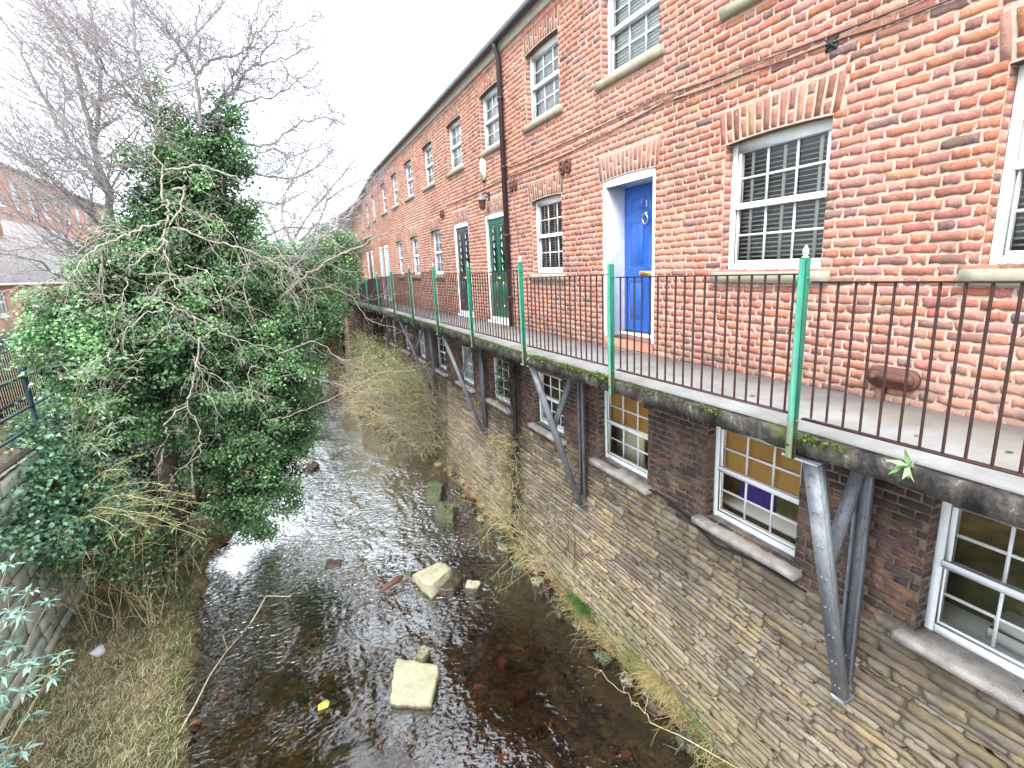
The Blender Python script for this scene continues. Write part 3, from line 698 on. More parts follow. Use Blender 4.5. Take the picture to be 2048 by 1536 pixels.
# ------------------------------------------------------------------ fittings on the wall (things of their own)
def pipe(name, label, pts, r, cat, mat='pipe', clips=()):
    t = thing(name, label, cat, (pts[-1][0], pts[-1][1], pts[-1][2])); m = MB(); m.tube(pts, r, 12); m.build('pipe', mat, t)
    for c in clips:
        k = MB(); k.lathe((pts[-1][0], pts[-1][1], c-.03), [(r+.003, 0), (r+.012, .004), (r+.012, .05), (r+.003, .06)], 12); k.bevbox((pts[-1][0], pts[-1][1]-.075, c-.012), (XW-.002, pts[-1][1]+.075, c+.012), .003); k.build('pipe_clip', mat, t)
    return t
ypx = 9.2; xp = xr(ypx)-.07
pipe('downpipe', 'tall dark brown rainwater downpipe beside the green door', [(xp-.05, ypx+.0, 3.78), (xp-.05, ypx, 3.7), (xp-.0, ypx, 3.55), (xp, ypx, ZD+.02)], .046, 'pipe', 'pipe', (2.9, 1.75, .55, -.6))
def tie(y, z, label):
    t = thing('tie_plate', label, 'wall anchor', (xr(y)-.02, y, z-.1), 'cast iron wall ties'); x = xr(y)-.004
    for s in (-1, 1):
        m = MB(); V = []; n = 18
        m.tube([(x-.02, y+s*.085+.052*math.cos(i/n*6.283), z+.085*math.sin(i/n*6.283)) for i in range(n+1)], .022, 8)
        m.lathe((x, y+s*.085, z), [(.07, 0), (.055, .02), (.026, .022), (.026, .045), (.012, .05)], 14, 0, 'x'); m.build('plate', 'rust', t)
tie(7.05, 1.38, 'rusty pair of oval wall ties between the blue door and the small window')
tie(8.92, 1.40, 'rusty oval wall ties just right of the brown downpipe')
tie(13.4, 1.38, 'distant rusty wall ties over the far pair of ground floor windows')
t = thing('pattress_plate', 'long red-brown iron anchor plate with two bolts near the walkway', 'wall anchor', (XW-.02, 2.28, -1.1)); m = MB()
def stad(x, y0, y1, zc, r, n=10):
    return [(x, y1-r+r*math.sin(a), zc+r*math.cos(a)) for a in np.linspace(0, math.pi, n)]+[(x, y0+r-r*math.sin(a), zc-r*math.cos(a)) for a in np.linspace(0, math.pi, n)]
m.prism(stad(XW-.045, 2.10, 2.47, -.97, .078), (.04, 0, 0)); m.prism(stad(XW-.07, 2.15, 2.42, -.968, .033), (.024, 0, 0)); m.build('plate', 'rust', t)
for y in (2.17, 2.40):
    m = MB(); m.lathe((XW-.045, y, -.968), [(.048, 0), (.04, .02), (.022, .022), (.022, .045), (.01, .05)], 12, 0, 'x'); m.build('bolt', 'rust', t)
m = MB(); m.bevbox((XW-.03, 2.33, ZD), (XW-.003, 2.40, -1.04), .004); m.build('strap', 'rust', t)
y = 10.3; x = xr(y)
t = thing('alarm_box', 'cream intruder alarm box under an upper window left of the downpipe', 'alarm box', (x, y, 1.6)); m = MB()
pf = [(-.10, 1.78), (-.115, 1.95), (-.08, 2.07), (0, 2.12), (.08, 2.07), (.115, 1.95), (.10, 1.78), (.05, 1.70), (-.05, 1.70)]
m.prism([(x-.07, y+p, z) for p, z in pf], (.068, 0, 0)); m.prism([(x-.082, y+p*.75, 1.91+(z-1.91)*.75) for p, z in pf], (.012, 0, 0)); m.build('cover', 'cream', t)
m = MB(); m.lathe((x-.045, y, 1.66), [(.022, 0), (.03, .02), (.03, .045)], 12); m.build('strobe', 'dark', t)
y = 10.15
t = MB(); yv, zv = float(atX(1665, 88, XW)[1]), float(atX(1665, 88, XW)[2])
t.bevbox((XW-.012, yv-.05, zv-.05), (XW-.002, yv+.05, zv+.05), .003); t.tube([(XW-.014, yv-.04, zv-.04), (XW-.02, yv+.04, zv+.04)], .008, 5); t.tube([(XW-.014, yv+.04, zv-.04), (XW-.02, yv-.04, zv+.04)], .008, 5)
tag(t.build('air_vent', 'dark'), 'tiny dark star-shaped vent in the brickwork above the wide ground floor window', 'vent')
t = thing('wall_lantern', 'old copper-coloured hanging lantern above the green door', 'lantern', (x, y, 1.15)); m = MB()
m.lathe((x-.16, y, 1.12), [(.035, 0), (.055, .02), (.085, .17), (.085, .175)], 6); m.build('glass_body', 'rust', t)
m = MB(); m.lathe((x-.16, y, 1.295), [(.115, 0), (.09, .035), (.035, .09), (.015, .12)], 6); m.build('hood', 'steel', t)
m = MB(); m.tube([(x-.01, y, 1.40), (x-.08, y, 1.46), (x-.16, y, 1.41)], .012, 6); m.bevbox((x-.02, y-.04, 1.30), (x-.002, y+.04, 1.46), .004); m.build('bracket', 'dark', t)
def cable(pts, r, label, mat='cable'):
    P = []
    for (y0, z0), (y1, z1) in zip(pts[:-1], pts[1:]):
        n = max(2, int((y1-y0)/.35))
        for i in range(n): f = i/n; yy = y0+(y1-y0)*f; P.append((xr(yy)-.008-r, yy, z0+(z1-z0)*f-.012*math.sin(f*math.pi)))
    yy, zz = pts[-1]; P.append((xr(yy)-.01, yy, zz)); m = MB(); m.tube(P, r, 5)
    return tag(m.build('wall_cable', mat), label, 'cable')
cable([(.6, 1.62), (2.3, 1.59), (3.8, 1.66), (4.95, 1.74), (7.2, 1.71), (9.1, 1.73)], .007, 'upper thin cable strung along the brickwork between the floors')
cable([(.6, 1.50), (2.3, 1.52), (2.9, 1.555), (3.8, 1.60), (4.9, 1.66), (7.0, 1.55), (9.1, 1.58), (13, 1.52)], .008, 'lower brown cable crossing the wall just over the blue door arch')
cable([(8.95, 1.25), (8.97, .9), (9.0, .55), (9.0, .3)][::-1] and [(8.8, .2), (8.95, 1.3)], .006, 'short wire running up beside the brown downpipe')
m = MB(); m.tube([(XW-.03, 2.8, -3.12), (XW-.05, 3.4, -3.10), (XW-.06, 3.9, -3.17), (XW-.04, 4.35, -3.05), (XW-.03, 4.8, -2.96), (XW-.05, 5.1, -2.96)], .012, 6)
tag(m.build('wall_cable', 'blackcable'), 'black cable sagging over the stone between two lower window sills', 'cable')
# lower soil pipe with dead ivy
t = pipe('drain_pipe', 'dark soil pipe down the stone wall wrapped in dead ivy', [(4.08, 9.05, -1.30), (4.08, 9.05, -3.0), (3.95, 9.1, -5.2), (3.93, 9.1, -5.6)], .055, 'pipe', 'dark')
# hood over the far door
t = thing('door_canopy', 'tan hooded canopy over the farthest door on the walkway', 'canopy', (5.4, 34, -1.1)); X0 = xr(34)
m = MB(); m.prism([(X0-.02, 33, .75), (X0-.9, 33, .75), (X0-.75, 33, 1.5), (X0-.02, 33, 1.85)], (0, 2.2, 0)); m.build('hood', 'wood', t)
for yy in (33.1, 35.0): m = MB(); m.box((X0-.75, yy, -1.15), (X0-.68, yy+.07, .75)); m.build('post', 'rust', t)
# ------------------------------------------------------------------ raised walkway
XE = 3.0
WK = thing('raised_walkway', 'narrow pale concrete walkway carried along the terrace over the river', 'walkway', (3.6, 12, -1.31))
def strips(prof_fn, us, mb, close=True, m=0):
    rows = [[np.array((p[0], u, p[1])) for p in prof_fn(u)] for u in us]; n = len(rows[0]); V = [p for r in rows for p in r]; F = []
    for i in range(len(us)-1):
        for k in range(n-1): F.append((i*n+k, i*n+k+1, (i+1)*n+k+1, (i+1)*n+k))
        if close: F.append((i*n+n-1, i*n, (i+1)*n, (i+1)*n+n-1))
    mb.add(V, F, m)
def zs(u): return ZD+.012*math.sin(u*.8)
def xe(u): return XE+.75*float(off(u)) if u < 17 else XE+.75*float(off(17))-.0*(u-17)
us = np.arange(-1.5, 26.01, .12); rj = random.Random(3); jj = {u: (rj.uniform(-.006, .006), rj.uniform(-.009, .005)) for u in us}
m = MB(); strips(lambda u: [(xe(u)+.05, zs(u)-.012), (xr(u)+.004, zs(u)-.0), (xr(u)+.004, zs(u)-.10), (xe(u)+.05, zs(u)-.12)], us, m); m.build('deck', 'deck', WK)
m = MB(); strips(lambda u: [(xe(u)+.075, zs(u)-.008), (xe(u)+.012+jj[u][0], zs(u)-.010+jj[u][1]*.6), (xe(u)+jj[u][0], zs(u)-.03), (xe(u)+jj[u][0]*1.5, zs(u)-.135+jj[u][1]), (xe(u)+.05, zs(u)-.15), (xe(u)+.078, zs(u)-.14)], us, m); m.build('edge_beam', 'edge', WK)
for k in range(9): u = .9+k*2.9; m = MB(); m.box((xe(u)+.08, u-.04, ZD-.22), (xr(u)-.01, u+.04, ZD-.125)); m.build('joist', 'dark', WK)
# brackets
def bracket(Y, label):
    xo = xe(Y)+.06; xw = xr(Y)-.16; t = thing('steel_bracket', label, 'bracket', (xw, Y, -3.86), 'steel brackets under the walkway')
    def channel(P, Q, w, f, side, nm):
        P = np.array(P, float); Q = np.array(Q, float); d = (Q-P)/np.linalg.norm(Q-P); yv = np.array([0, 1.0, 0]); nrm = np.cross(d, yv); mb = MB()
        def slab(a0, a1, b0, b1):
            V = [p+yv*a+nrm*b for p in (P, Q) for a in (a0, a1) for b in (b0, b1)]
            mb.add(V, [(0, 1, 3, 2), (4, 6, 7, 5), (0, 4, 5, 1), (2, 3, 7, 6), (0, 2, 6, 4), (1, 5, 7, 3)])
        slab(-w/2, w/2, -.005, .005); slab(-w/2, -w/2+.010, .0051, f); slab(w/2-.010, w/2, .0051, f)
        L = np.linalg.norm(Q-P); k = .12
        while k < L: 
            for sgn in (-1, 1):
                c = P+d*k+yv*sgn*(w/2-.04); mb.tube([c-nrm*.014, c-nrm*.0], .009, 6)
            k += .33
        return mb.build(nm, 'steel', t)
    xf = xr(Y)-.22
    fy = Y*1.03+.075
    channel((xo, Y-.04, -1.345), (xf-.02, fy, -3.76), .115, .055, 1, 'diagonal_strut')
    channel((xf+.12, fy+.05, -1.34), (xf+.12, fy+.04, -3.66), .115, -.055, 1, 'wall_post')
    channel((xf+.02, fy, -1.36), (xo+(xf-xo)*.42, Y+(fy-Y)*.42, -1.345-2.4*.42), .09, .045, 1, 'inner_strut')
    m = MB(); m.bevbox((xo-.07, Y-.14, -1.345), (xo+.10, Y+.12, -1.325), .003); m.build('end_plate', 'steel', t); m = MB(); m.bevbox((xf-.04, fy-.06, -3.79), (xf+.11, fy+.07, -3.755), .006); m.build('end_plate', 'steel', t)
    m = MB(); m.bevbox((xo+.11, Y-.05, -1.40), (xr(Y)-.02, Y+.05, -1.335), .004); m.build('top_beam', 'steel', t)
for Y, l in ((2.15, 'nearest grey steel bracket propping the walkway beside the purple-chair window'), (6.25, 'second grey steel bracket crossing in front of a lower window'), (10.45, 'third grey steel bracket just beyond the pipe wrapped in dead ivy'), (14.6, 'farthest grey steel bracket near the dry shrubs')):
    bracket(Y, l)
# the third bracket stands beyond the pipe in the photo
# ------------------------------------------------------------------ railing
POSTS = [.14, 2.19, 4.2, 6.2, 8.22, 10.3, 12.42, 14.6, 16.9, 19.0, 21.0, 23.0, 25.0]
RT = [(-.17, -.19), (-.14, -.16), (-.13, -.17), (-.06, -.11), (-.08, -.11), (-.045, -.065), (-.05, -.10), (-.11, -.17), (-.18, -.24), (-.26, -.31), (-.33, -.38), (-.40, -.45)]
RL = thing('walkway_railing', 'black bar railing with green posts along the edge of the raised walkway', 'railing', (XE, 12, -1.3))
for i, y in enumerate(POSTS):
    x = xe(y)-.028; tt = (RT[min(i, 11)][0] if i < 12 else -.45)+.035; lean = .0
    m = MB(); m.bevbox((x-.025, y-.025, -1.33), (x+.022, y+.025, tt+.06), .004); m.tube([(x-.03, y, -1.23), (x+.06, y, -1.23)], .012, 6); m.tube([(x, y-.035, tt-.06), (x, y+.04, tt-.06)], .008, 6); m.tube([(x, y-.035, -1.07), (x, y+.04, -1.07)], .008, 6)
    P = m.build('post', 'green', RL)
    m = MB(); m.lathe((x, y, tt+.06), [(.022, 0), (.024, .01), (.013, .015), (.02, .03), (.021, .045), (.012, .065), (.004, .08)], 10); m.build('finial', 'finial', P)
for i in range(12):
    y0, y1 = POSTS[i]+.045, POSTS[i+1]-.035; x = xe((y0+y1)/2)+.015; zt0, zt1 = RT[i]; zb = -1.045; m = MB()
    xa, xb = xe(y0)+.015, xe(y1)+.015
    def rail(za, zb_, w, h):
        V = [(xx+sx*w/2, yy, zz+sz*h/2) for (xx, yy, zz) in ((xa, y0, za), (xb, y1, zb_)) for sx in (-1, 1) for sz in (-1, 1)]
        m.add(V, [(0, 1, 3, 2), (4, 6, 7, 5), (0, 4, 5, 1), (2, 3, 7, 6), (0, 2, 6, 4), (1, 5, 7, 3)])
    rail(zt0, zt1, .034, .010); rail(zb, zb-.015, .034, .010); n = int(round((y1-y0)/.112))
    for k in range(n+1):
        f = (k+.5)/(n+1); yy = y0+(y1-y0)*f; xx = xa+(xb-xa)*f; m.tube([(xx+rj.uniform(-.003, .003), yy+rj.uniform(-.004, .004), zb-.0), (xx, yy+rj.uniform(-.003, .003), zt0+(zt1-zt0)*f)], .0082, 6, caps=False)
    m.build('panel', 'iron', RL)
    if i >= 8:
        m = MB(); m.box((x+.022, y0, -1.10), (x+.030, y1, (zt0+zt1)/2-.01)); m.build('infill_sheet', 'dark', RL)
# brick pier at the far end under the walkway
m = MB(); m.box((2.95, 25.2, -6), (4.6, 27.2, -1.36), 0); qs = []
qq = flemish(0, 1.6, -5.9, -1.36, [])
units(m, qq, lambda a, b, d: np.stack([2.98+a, 25.19-d*1.0+0*a, b+0*d], -1), 4, 4, .006, .005, .002, .001, bcols(len(qq), True)*1.3, 1)
qq = flemish(0, 2.0, -5.9, -1.36, [])
units(m, qq, lambda a, b, d: np.stack([2.94-d+0*a, 25.2+a, b+0*d], -1), 4, 4, .006, .005, .002, .001, bcols(len(qq), True)*1.3, 1)
tag(m.build('brick_pier', ['dmortar', 'dbrick'], colors=True), 'weathered brick pier closing the far end of the walkway', 'pier')
# ------------------------------------------------------------------ ground, river
ZWAT = -5.75
def xleft(y): return np.interp(y, [-20, 3, 6.3, 8.7, 10.2, 12, 13, 16.5, 20, 27, 38, 60], [-1.7, -1.65, -1.72, -1.88, -1.98, -1.9, -1.5, -.6, .5, 1.0, 1.5, 3.0])
def xright(y): return np.interp(y, [-20, 3, 4.5, 6.5, 8, 10, 15, 17.5, 18.5, 23.5, 28.8, 38, 60], [3.9, 3.86, 3.84, 3.80, 3.78, 3.86, 3.8, 3.65, 3.5, 2.5, 1.95, 2.5, 4.0])
def wob(x, y, s=1.0): return (np.sin(x*2.1*s+1.3)*np.cos(y*1.7*s)+.5*np.sin(x*4.7*s+y*3.1*s)+.3*np.sin(y*9.1*s-x*6.3*s))/1.8
def gh(x, y):
    x = np.asarray(x, float); y = np.asarray(y, float)
    xl = xleft(y)+.07*np.sin(y*3.1)+.04*np.sin(y*8.3); xq = xright(y)+.05*np.sin(y*2.7+1)
    bed = ZWAT-.20+.035*wob(x, y)+.02*wob(x, y, 2.7)
    bed = bed+.12*np.clip(1-(xq-x)/.8, 0, 1)
    dl = xl-x; left = ZWAT-.05+.30*np.clip(dl/.14, 0, 1)+.28*np.clip((dl-.1)/1.8, 0, 1)+.03*wob(x, y, 1.5)
    dr = x-xq; right = ZWAT-.05+.14*np.clip(dr/.15, 0, 1)+.5*np.clip((dr-.2)/1.5, 0, 1)+.02*wob(x, y, 2)
    z = np.where(dl > 0, left, np.where(dr > 0, right, bed))
    z = np.where(x < -3.86, -2.48+.03*wob(x, y), z); z = np.where(x > 4.75, -2.5, z); z = np.where(x > 8.6, -1.3, z)
    z = np.where((y > 62) & (x > -3.9) & (x < 8.6), -2.5, z)
    z = z-1.2*np.clip((np.hypot(x, y)-120)/200, 0, 1)
    return z
gx = np.unique(np.round(np.concatenate([[-900, -400, -150, -60, -30, -15, -9, -6, -4.6, -3.87, -3.85], np.arange(-3.8, 4.5, .1), [4.74, 4.76, 6, 8.59, 8.61, 12, 30, 80, 300, 900]]), 3))
gy = np.unique(np.round(np.concatenate([[-900, -300, -80, -30, -12, -5], np.arange(-2, 20, .12), np.arange(20, 62, .6), [61.9, 62.1, 80, 120, 200, 400, 900]]), 3))
GX, GY = np.meshgrid(gx, gy); P = np.stack([GX, GY, gh(GX, GY)], -1).reshape(-1, 3)
g = np.arange(len(gx)*len(gy)).reshape(len(gy), len(gx))
F = np.stack([g[:-1, :-1], g[:-1, 1:], g[1:, 1:], g[1:, :-1]], -1).reshape(-1, 4)
m = MB(); m.addq(P, F, np.ones((len(P), 4))); struct(m.build('ground', 'ground', None, smooth=True))
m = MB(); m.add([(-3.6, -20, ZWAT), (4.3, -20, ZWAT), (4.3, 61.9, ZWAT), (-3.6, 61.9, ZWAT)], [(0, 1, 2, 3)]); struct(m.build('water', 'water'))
def rock(name, pts_xy, z0, z1, mat, label, cat='rock', group=None, tilt=(0, 0), seed=1, bev=.03, rough=.02):
    """block with an outline of its own, rounded and chipped"""
    rr = np.random.RandomState(seed); P = np.array(pts_xy, float); n = len(P); c = P.mean(0); m = MB()
    E = []
    for i in range(n):
        a, b = P[i], P[(i+1) % n]
        for f in np.linspace(0, 1, 6)[:-1]: E.append(a+(b-a)*f)
    E = np.array(E); E += rr.normal(0, rough*.5, E.shape); k = len(E)
    bump_ = 1; rings = [(1.05, z0), (1.03, z0*.5+z1*.5), (1.01, z1-bev*1.6), (1.0, z1-bev*.6), (.975, z1), (.8, z1), (.6, z1), (.4, z1), (.2, z1)]
    V = []
    for (s, z) in rings:
        q = c+(E-c)*s+rr.normal(0, rough*.3, E.shape)
        for p in q: V.append((p[0], p[1], z+(tilt[0]*(p[0]-c[0])+tilt[1]*(p[1]-c[1]) if z > z0 else 0)+rr.normal(0, rough*.35)))
    V.append((c[0], c[1], z1)); F = []
    for i in range(len(rings)-1):
        for j in range(k): F.append((i*k+j, i*k+(j+1) % k, (i+1)*k+(j+1) % k, (i+1)*k+j))
    for j in range(k): F.append(((len(rings)-1)*k+j, (len(rings)-1)*k+(j+1) % k, len(V)-1))
    m.add(V, F); o = m.build(name, mat); return tag(o, label, cat, group)
def px2(pts, z): return [tuple(atZ(a, b, z)[:2]) for a, b in pts]
rock('stone_block', px2([(778, 1396), (862, 1402), (878, 1330), (793, 1318)], -5.62), -6.0, -5.62, 'rockpale', 'large square-cut pale sandstone block in the middle of the stream', 'rock', None, (0, .03), 3, .025, .018)
rock('boulder', px2([(822, 1143), (862, 1174), (905, 1140), (880, 1122)], -5.50), -6.0, -5.50, 'rockpale', 'wedge-shaped pale boulder tilted in the stream above the square block', 'rock', None, (.12, -.1), 5, .05, .03)
rock('dark_rock', px2([(868, 1178), (905, 1182), (925, 1158), (900, 1132), (872, 1150)], -5.66), -6.0, -5.64, 'rockdark', 'dark wet rock tucked against the wedge-shaped boulder', 'rock', None, (0, 0), 6, .05, .03)
rock('small_stone', px2([(830, 1314), (846, 1318), (860, 1296), (846, 1288)], -5.62), -6.0, -5.62, 'rock', 'small pale stone touching the top of the square block', 'rock', None, (0, 0), 8, .03, .02)
rock('flat_stone', px2([(930, 1172), (955, 1173), (962, 1162), (935, 1160)], -5.68), -6.0, -5.68, 'rockpale', 'small flat pale stone right of the dark rock', 'rock', None, (0, 0), 9, .02, .015)
rock('mossy_rock', px2([(848, 990), (882, 994), (886, 964), (856, 966)], -5.5), -6.0, -5.5, 'rockgreen', 'upright green mossy rock by the foot of the river wall', 'rock', None, (0, .1), 10, .06, .05)
rock('mossy_rock', px2([(872, 1030), (905, 1033), (912, 1006), (880, 1002)], -5.55), -6.0, -5.55, 'rockgreen', 'lower rounded green rock nearer than the upright mossy one', 'rock', None, (0, 0), 11, .06, .05)
rock('stream_rock', px2([(606, 938), (622, 940), (638, 930), (630, 924)], -5.66), -6.0, -5.64, 'rockdark', 'lone dark rock breaking the bright water near the ivy', 'rock', None, (0, 0), 12, .05, .03)
rock('flat_stone', px2([(650, 1134), (680, 1130), (684, 1120), (655, 1120)], -5.72), -6.0, -5.715, 'rockdark', 'flat brown stone just awash left of the wedge boulder', 'rock', None, (0, 0), 13, .02, .02)
rock('slab_stone', px2([(870, 1200), (905, 1205), (960, 1170), (900, 1185)], -5.9), -6.1, -5.86, 'rock', 'sunken slab below the dark rock', 'rock', None, (0, 0), 14, .02, .02)
rock('white_stone', px2([(700, 822), (718, 824), (720, 812), (706, 810)], -5.6), -6.0, -5.55, 'rockpale', 'far whitish stone under the dry shrubs at the water edge', 'rock', None, (0, 0), 15, .04, .03)
rock('far_boulder', px2([(655, 788), (672, 790), (676, 776), (660, 772)], -5.5), -6.0, -5.45, 'rockdark', 'far dark boulder at the bend of the stream', 'rock', None, (0, 0), 16, .06, .05)
m = MB(); P = [atZ(758, 1185, -5.70), atZ(775, 1172, -5.64), atZ(800, 1156, -5.60), atZ(805, 1152, -5.66)]; m.tube(P, [.012, .05, .055, .02], 8); tag(m.build('driftwood', 'rust'), 'short rusty brown log lying left of the wedge boulder', 'driftwood')
m = MB(); P = [atZ(581, 1193, -5.68), atZ(532, 1192, -5.66), atZ(520, 1215, -5.67), atZ(500, 1248, -5.70)]; m.tube(P, [.008, .013, .012, .008], 7); tag(m.build('stick', 'dry'), 'crooked yellow-brown stick bent over the water', 'stick')
m = MB(); P = [atZ(500, 1250, -5.6), atZ(455, 1300, -5.5), atZ(420, 1350, -5.44), atZ(390, 1410, -5.4), atZ(358, 1466, -5.40)]; m.tube(P, [.004, .006, .009, .011, .012], 7); m.tube([P[1], atZ(445, 1270, -5.45), atZ(460, 1258, -5.4)], .004, 5)
tag(m.build('stick', 'dry'), 'long pale stick leaning from the grassy bank over the water', 'stick')
m = MB(); c = atZ(646, 1411, -5.73); m.prism([(c[0]-.07, c[1]-.05, -5.742), (c[0]+.06, c[1]-.06, -5.735), (c[0]+.09, c[1]+.03, -5.73), (c[0]+.05, c[1]+.09, -5.735), (c[0]-.06, c[1]+.05, -5.74)], (0, 0, .008)); tag(m.build('floating_leaf', 'yellow'), 'bright yellow leaf floating left of the square block', 'leaf')
m = MB(); c = atZ(196, 1295, -5.22); rr = random.Random(4); V = [(c[0]+.11*math.cos(a)*rr.uniform(.6, 1), c[1]+.13*math.sin(a)*rr.uniform(.6, 1), float(gh(c[0], c[1]))+.01+rr.uniform(0, .05)) for a in np.linspace(0, 5.6, 9)]
V.append((c[0], c[1], float(gh(c[0], c[1]))+.10)); m.add(V, [(i, (i+1) % 9, 9) for i in range(9)]); m.add([(v[0], v[1], float(gh(c[0], c[1]))-.01) for v in V[:9]]+V[:9], [(i, (i+1) % 9, (i+1) % 9+9, i+9) for i in range(9)]); tag(m.build('litter', 'litter'), 'crumpled white scrap of litter on the bank', 'litter')
# bricks and broken tiles on the bed
BR = [(1022, 1212, 0), (1002, 1325, 1), (985, 1305, 0), (1038, 1300, 1), (905, 1222, 0), (862, 1215, 0), (958, 1348, 0), (1245, 1510, 1), (1010, 1525, 1), (1130, 1405, 0), (718, 1392, 0), (658, 1350, 1), (885, 1303, 0), (850, 1262, 0), (975, 1495, 0), (960, 1375, 1), (1100, 1440, 0), (765, 1490, 0), (1160, 1290, 0)]
src = None
for i, (a, b, big) in enumerate(BR):
    p = atZ(a, b, -5.9); rr = random.Random(i+50)
    if src is None:
        m = MB(); m.bevbox((-.1, -.06, -H-.028), (.1, .06, -H+.028), .012); src = m.build('brick_fragment', 'brickbit'); o = src
    else: o = src.copy(); COL.objects.link(o)
    o.location = (p[0], p[1], float(gh(p[0], p[1]))+H+.015); o.rotation_euler = (rr.uniform(-.25, .25), rr.uniform(-.25, .25), rr.uniform(0, 3)); s = rr.uniform(.7, 1.1)*(1.15 if big else .7); o.scale = (s, s*rr.uniform(.8, 1.2), s)
    tag(o, 'broken orange brick lying on the stream bed', 'brick', 'orange brick fragments on the stream bed')
# loose stones along the foot of the river wall
for i in range(22):
    rr = np.random.RandomState(200+i); y = 3.0+i*.47+rr.uniform(-.15, .15); x = float(xright(y))-rr.uniform(-.02, .22); r = rr.uniform(.05, .13); n = 6
    P = [(x+r*rr.uniform(.6, 1.1)*math.cos(a), y+r*1.2*rr.uniform(.7, 1.2)*math.sin(a)) for a in np.linspace(0, 6.28, n+1)[:-1]]
    rock('loose_stone', P, -6.0, -5.70+rr.uniform(0, .07), ['rockdark', 'rock', 'rockgreen'][i % 3], 'loose stone lying along the foot of the river wall', 'stone', 'loose stones at the wall foot', (0, 0), 200+i, .03, .03)
# pebbles and cobbles of the bed: nobody could count them
pb = MB(); N = 7500; a = (1+math.sqrt(5))/2
ico = np.array([(-1, a, 0), (1, a, 0), (-1, -a, 0), (1, -a, 0), (0, -1, a), (0, 1, a), (0, -1, -a), (0, 1, -a), (a, 0, -1), (a, 0, 1), (-a, 0, -1), (-a, 0, 1)])/1.9
icf = np.array([(0, 11, 5), (0, 5, 1), (0, 1, 7), (0, 7, 10), (0, 10, 11), (1, 5, 9), (5, 11, 4), (11, 10, 2), (10, 7, 6), (7, 1, 8), (3, 9, 4), (3, 4, 2), (3, 2, 6), (3, 6, 8), (3, 8, 9), (4, 9, 5), (2, 4, 11), (6, 2, 10), (8, 6, 7), (9, 8, 1)])
py = 2.5+RS.uniform(0, 1, N)**1.6*16; pxx = xleft(py)-.1+RS.uniform(0, 1, N)*(xright(py)-xleft(py)+.25); s = RS.lognormal(-3.35, .55, N).clip(.012, .14)
pass; sc3 = np.stack([s*RS.uniform(.8, 1.3, N), s*RS.uniform(.8, 1.3, N), s*RS.uniform(.35, .6, N)], 1); rz = RS.uniform(0, 6.28, N)
B = ico[None]*(1+RS.normal(0, .12, (N, 12, 1)))*sc3[:, None]; X = B[..., 0]*np.cos(rz)[:, None]-B[..., 1]*np.sin(rz)[:, None]; Y = B[..., 0]*np.sin(rz)[:, None]+B[..., 1]*np.cos(rz)[:, None]
V = np.stack([X+pxx[:, None], Y+py[:, None], B[..., 2]+gh(pxx, py)[:, None]+s[:, None]*.15], -1).reshape(-1, 3)
pc = np.array([(.10, .065, .04), (.16, .11, .065), (.06, .04, .03), (.22, .16, .09), (.13, .10, .08), (.30, .22, .13), (.26, .10, .06)])[RS.choice(7, N, p=[.22, .2, .16, .13, .13, .07, .09])]
C = np.ones((N*12, 4)); C[:, :3] = np.repeat(pc*RS.uniform(.7, 1.3, (N, 1)), 12, 0)
pb.addq(V, (icf[None]+(np.arange(N)*12)[:, None, None]).reshape(-1, 3), C); tag(pb.build('pebbles', 'pebble', None, smooth=True, colors=True), 'brown pebbles and cobbles of the stream bed', 'pebbles', None, 'stuff')
# ------------------------------------------------------------------ left side: retaining wall, rail, palisade
XL = -3.72
MT['palestone'] = None
def mk_pale():
    t = NT('pale_green_stone'); c = t.attr(); c = t.mix(t.math('MULTIPLY', t.smooth(t.noise(4, 6, .7), .5, .7), .5), c, (.16, .19, .12))
    c = t.mix(t.math('MULTIPLY', t.smooth(t.noise(16, 5), .55, .72), .4), c, (.20, .18, .14)); return t.done(t.bsdf(c, .9, t.bump(t.noise(30, 7, .7), .6, .012), .15))
MT['palestone'] = mk_pale()
m = MB(); sheet(m, np.arange(-4, 40.1, 1), [-6.0, -5, -4, -3.2, -2.44], [], lambda u, v, d: np.stack([XL-.02+0*u, u, v], -1), 0, 1)
m.box((-4.05, -4, -3.4), (-3.75, 40, -2.42), 1)
q = []; v = -5.7
while v < -2.5:
    h = random.choice((.2, .26, .32)); h = min(h, -2.46-v) if v+h > -2.6 else h; u = -4-random.random()*.4
    while u < 22:
        L = random.uniform(.3, .75); jx = lambda: random.uniform(-.018, .018)
        q.append([(u+.01+jx(), v+.009+jx()*.5), (u+L-.01+jx(), v+.009+jx()*.5), (u+L-.01+jx(), v+h-.009+jx()*.5), (u+.01+jx(), v+h-.009+jx()*.5)]); u += L
    v += h
c = .95*np.array([(.56, .62, .55), (.50, .55, .48), (.60, .62, .55), (.50, .49, .41)])[RS.randint(0, 4, len(q))]*RS.uniform(.85, 1.15, (len(q), 1))
units(m, q, lambda a, b, d: np.stack([XL+d, a+0*d, b+0*d], -1), 7, 6, .018, .03, .006, .005, c)
tag(m.build('retaining_wall', ['palestone', 'stonejoint'], colors=True), 'pale greenish stone retaining wall along the left bank', 'wall')
R_ = thing('hand_railing', 'blue-grey tubular handrail with ball-topped posts above the left bank', 'railing', (-3.9, 10, -2.45))
RX = -3.88; m = MB()
pr = [atX(48, 752, RX), atX(0, 770, RX)]; zrail = float(pr[0][2])
for z, y1 in ((zrail, 15.0), (zrail-.50, 15.0), (zrail-.82, 15.0)):
    k = MB(); k.tube([(RX, 4.0, z), (RX, y1, z)], .026, 10); k.build('rail', 'railblue', R_)
y = float(pr[0][1])
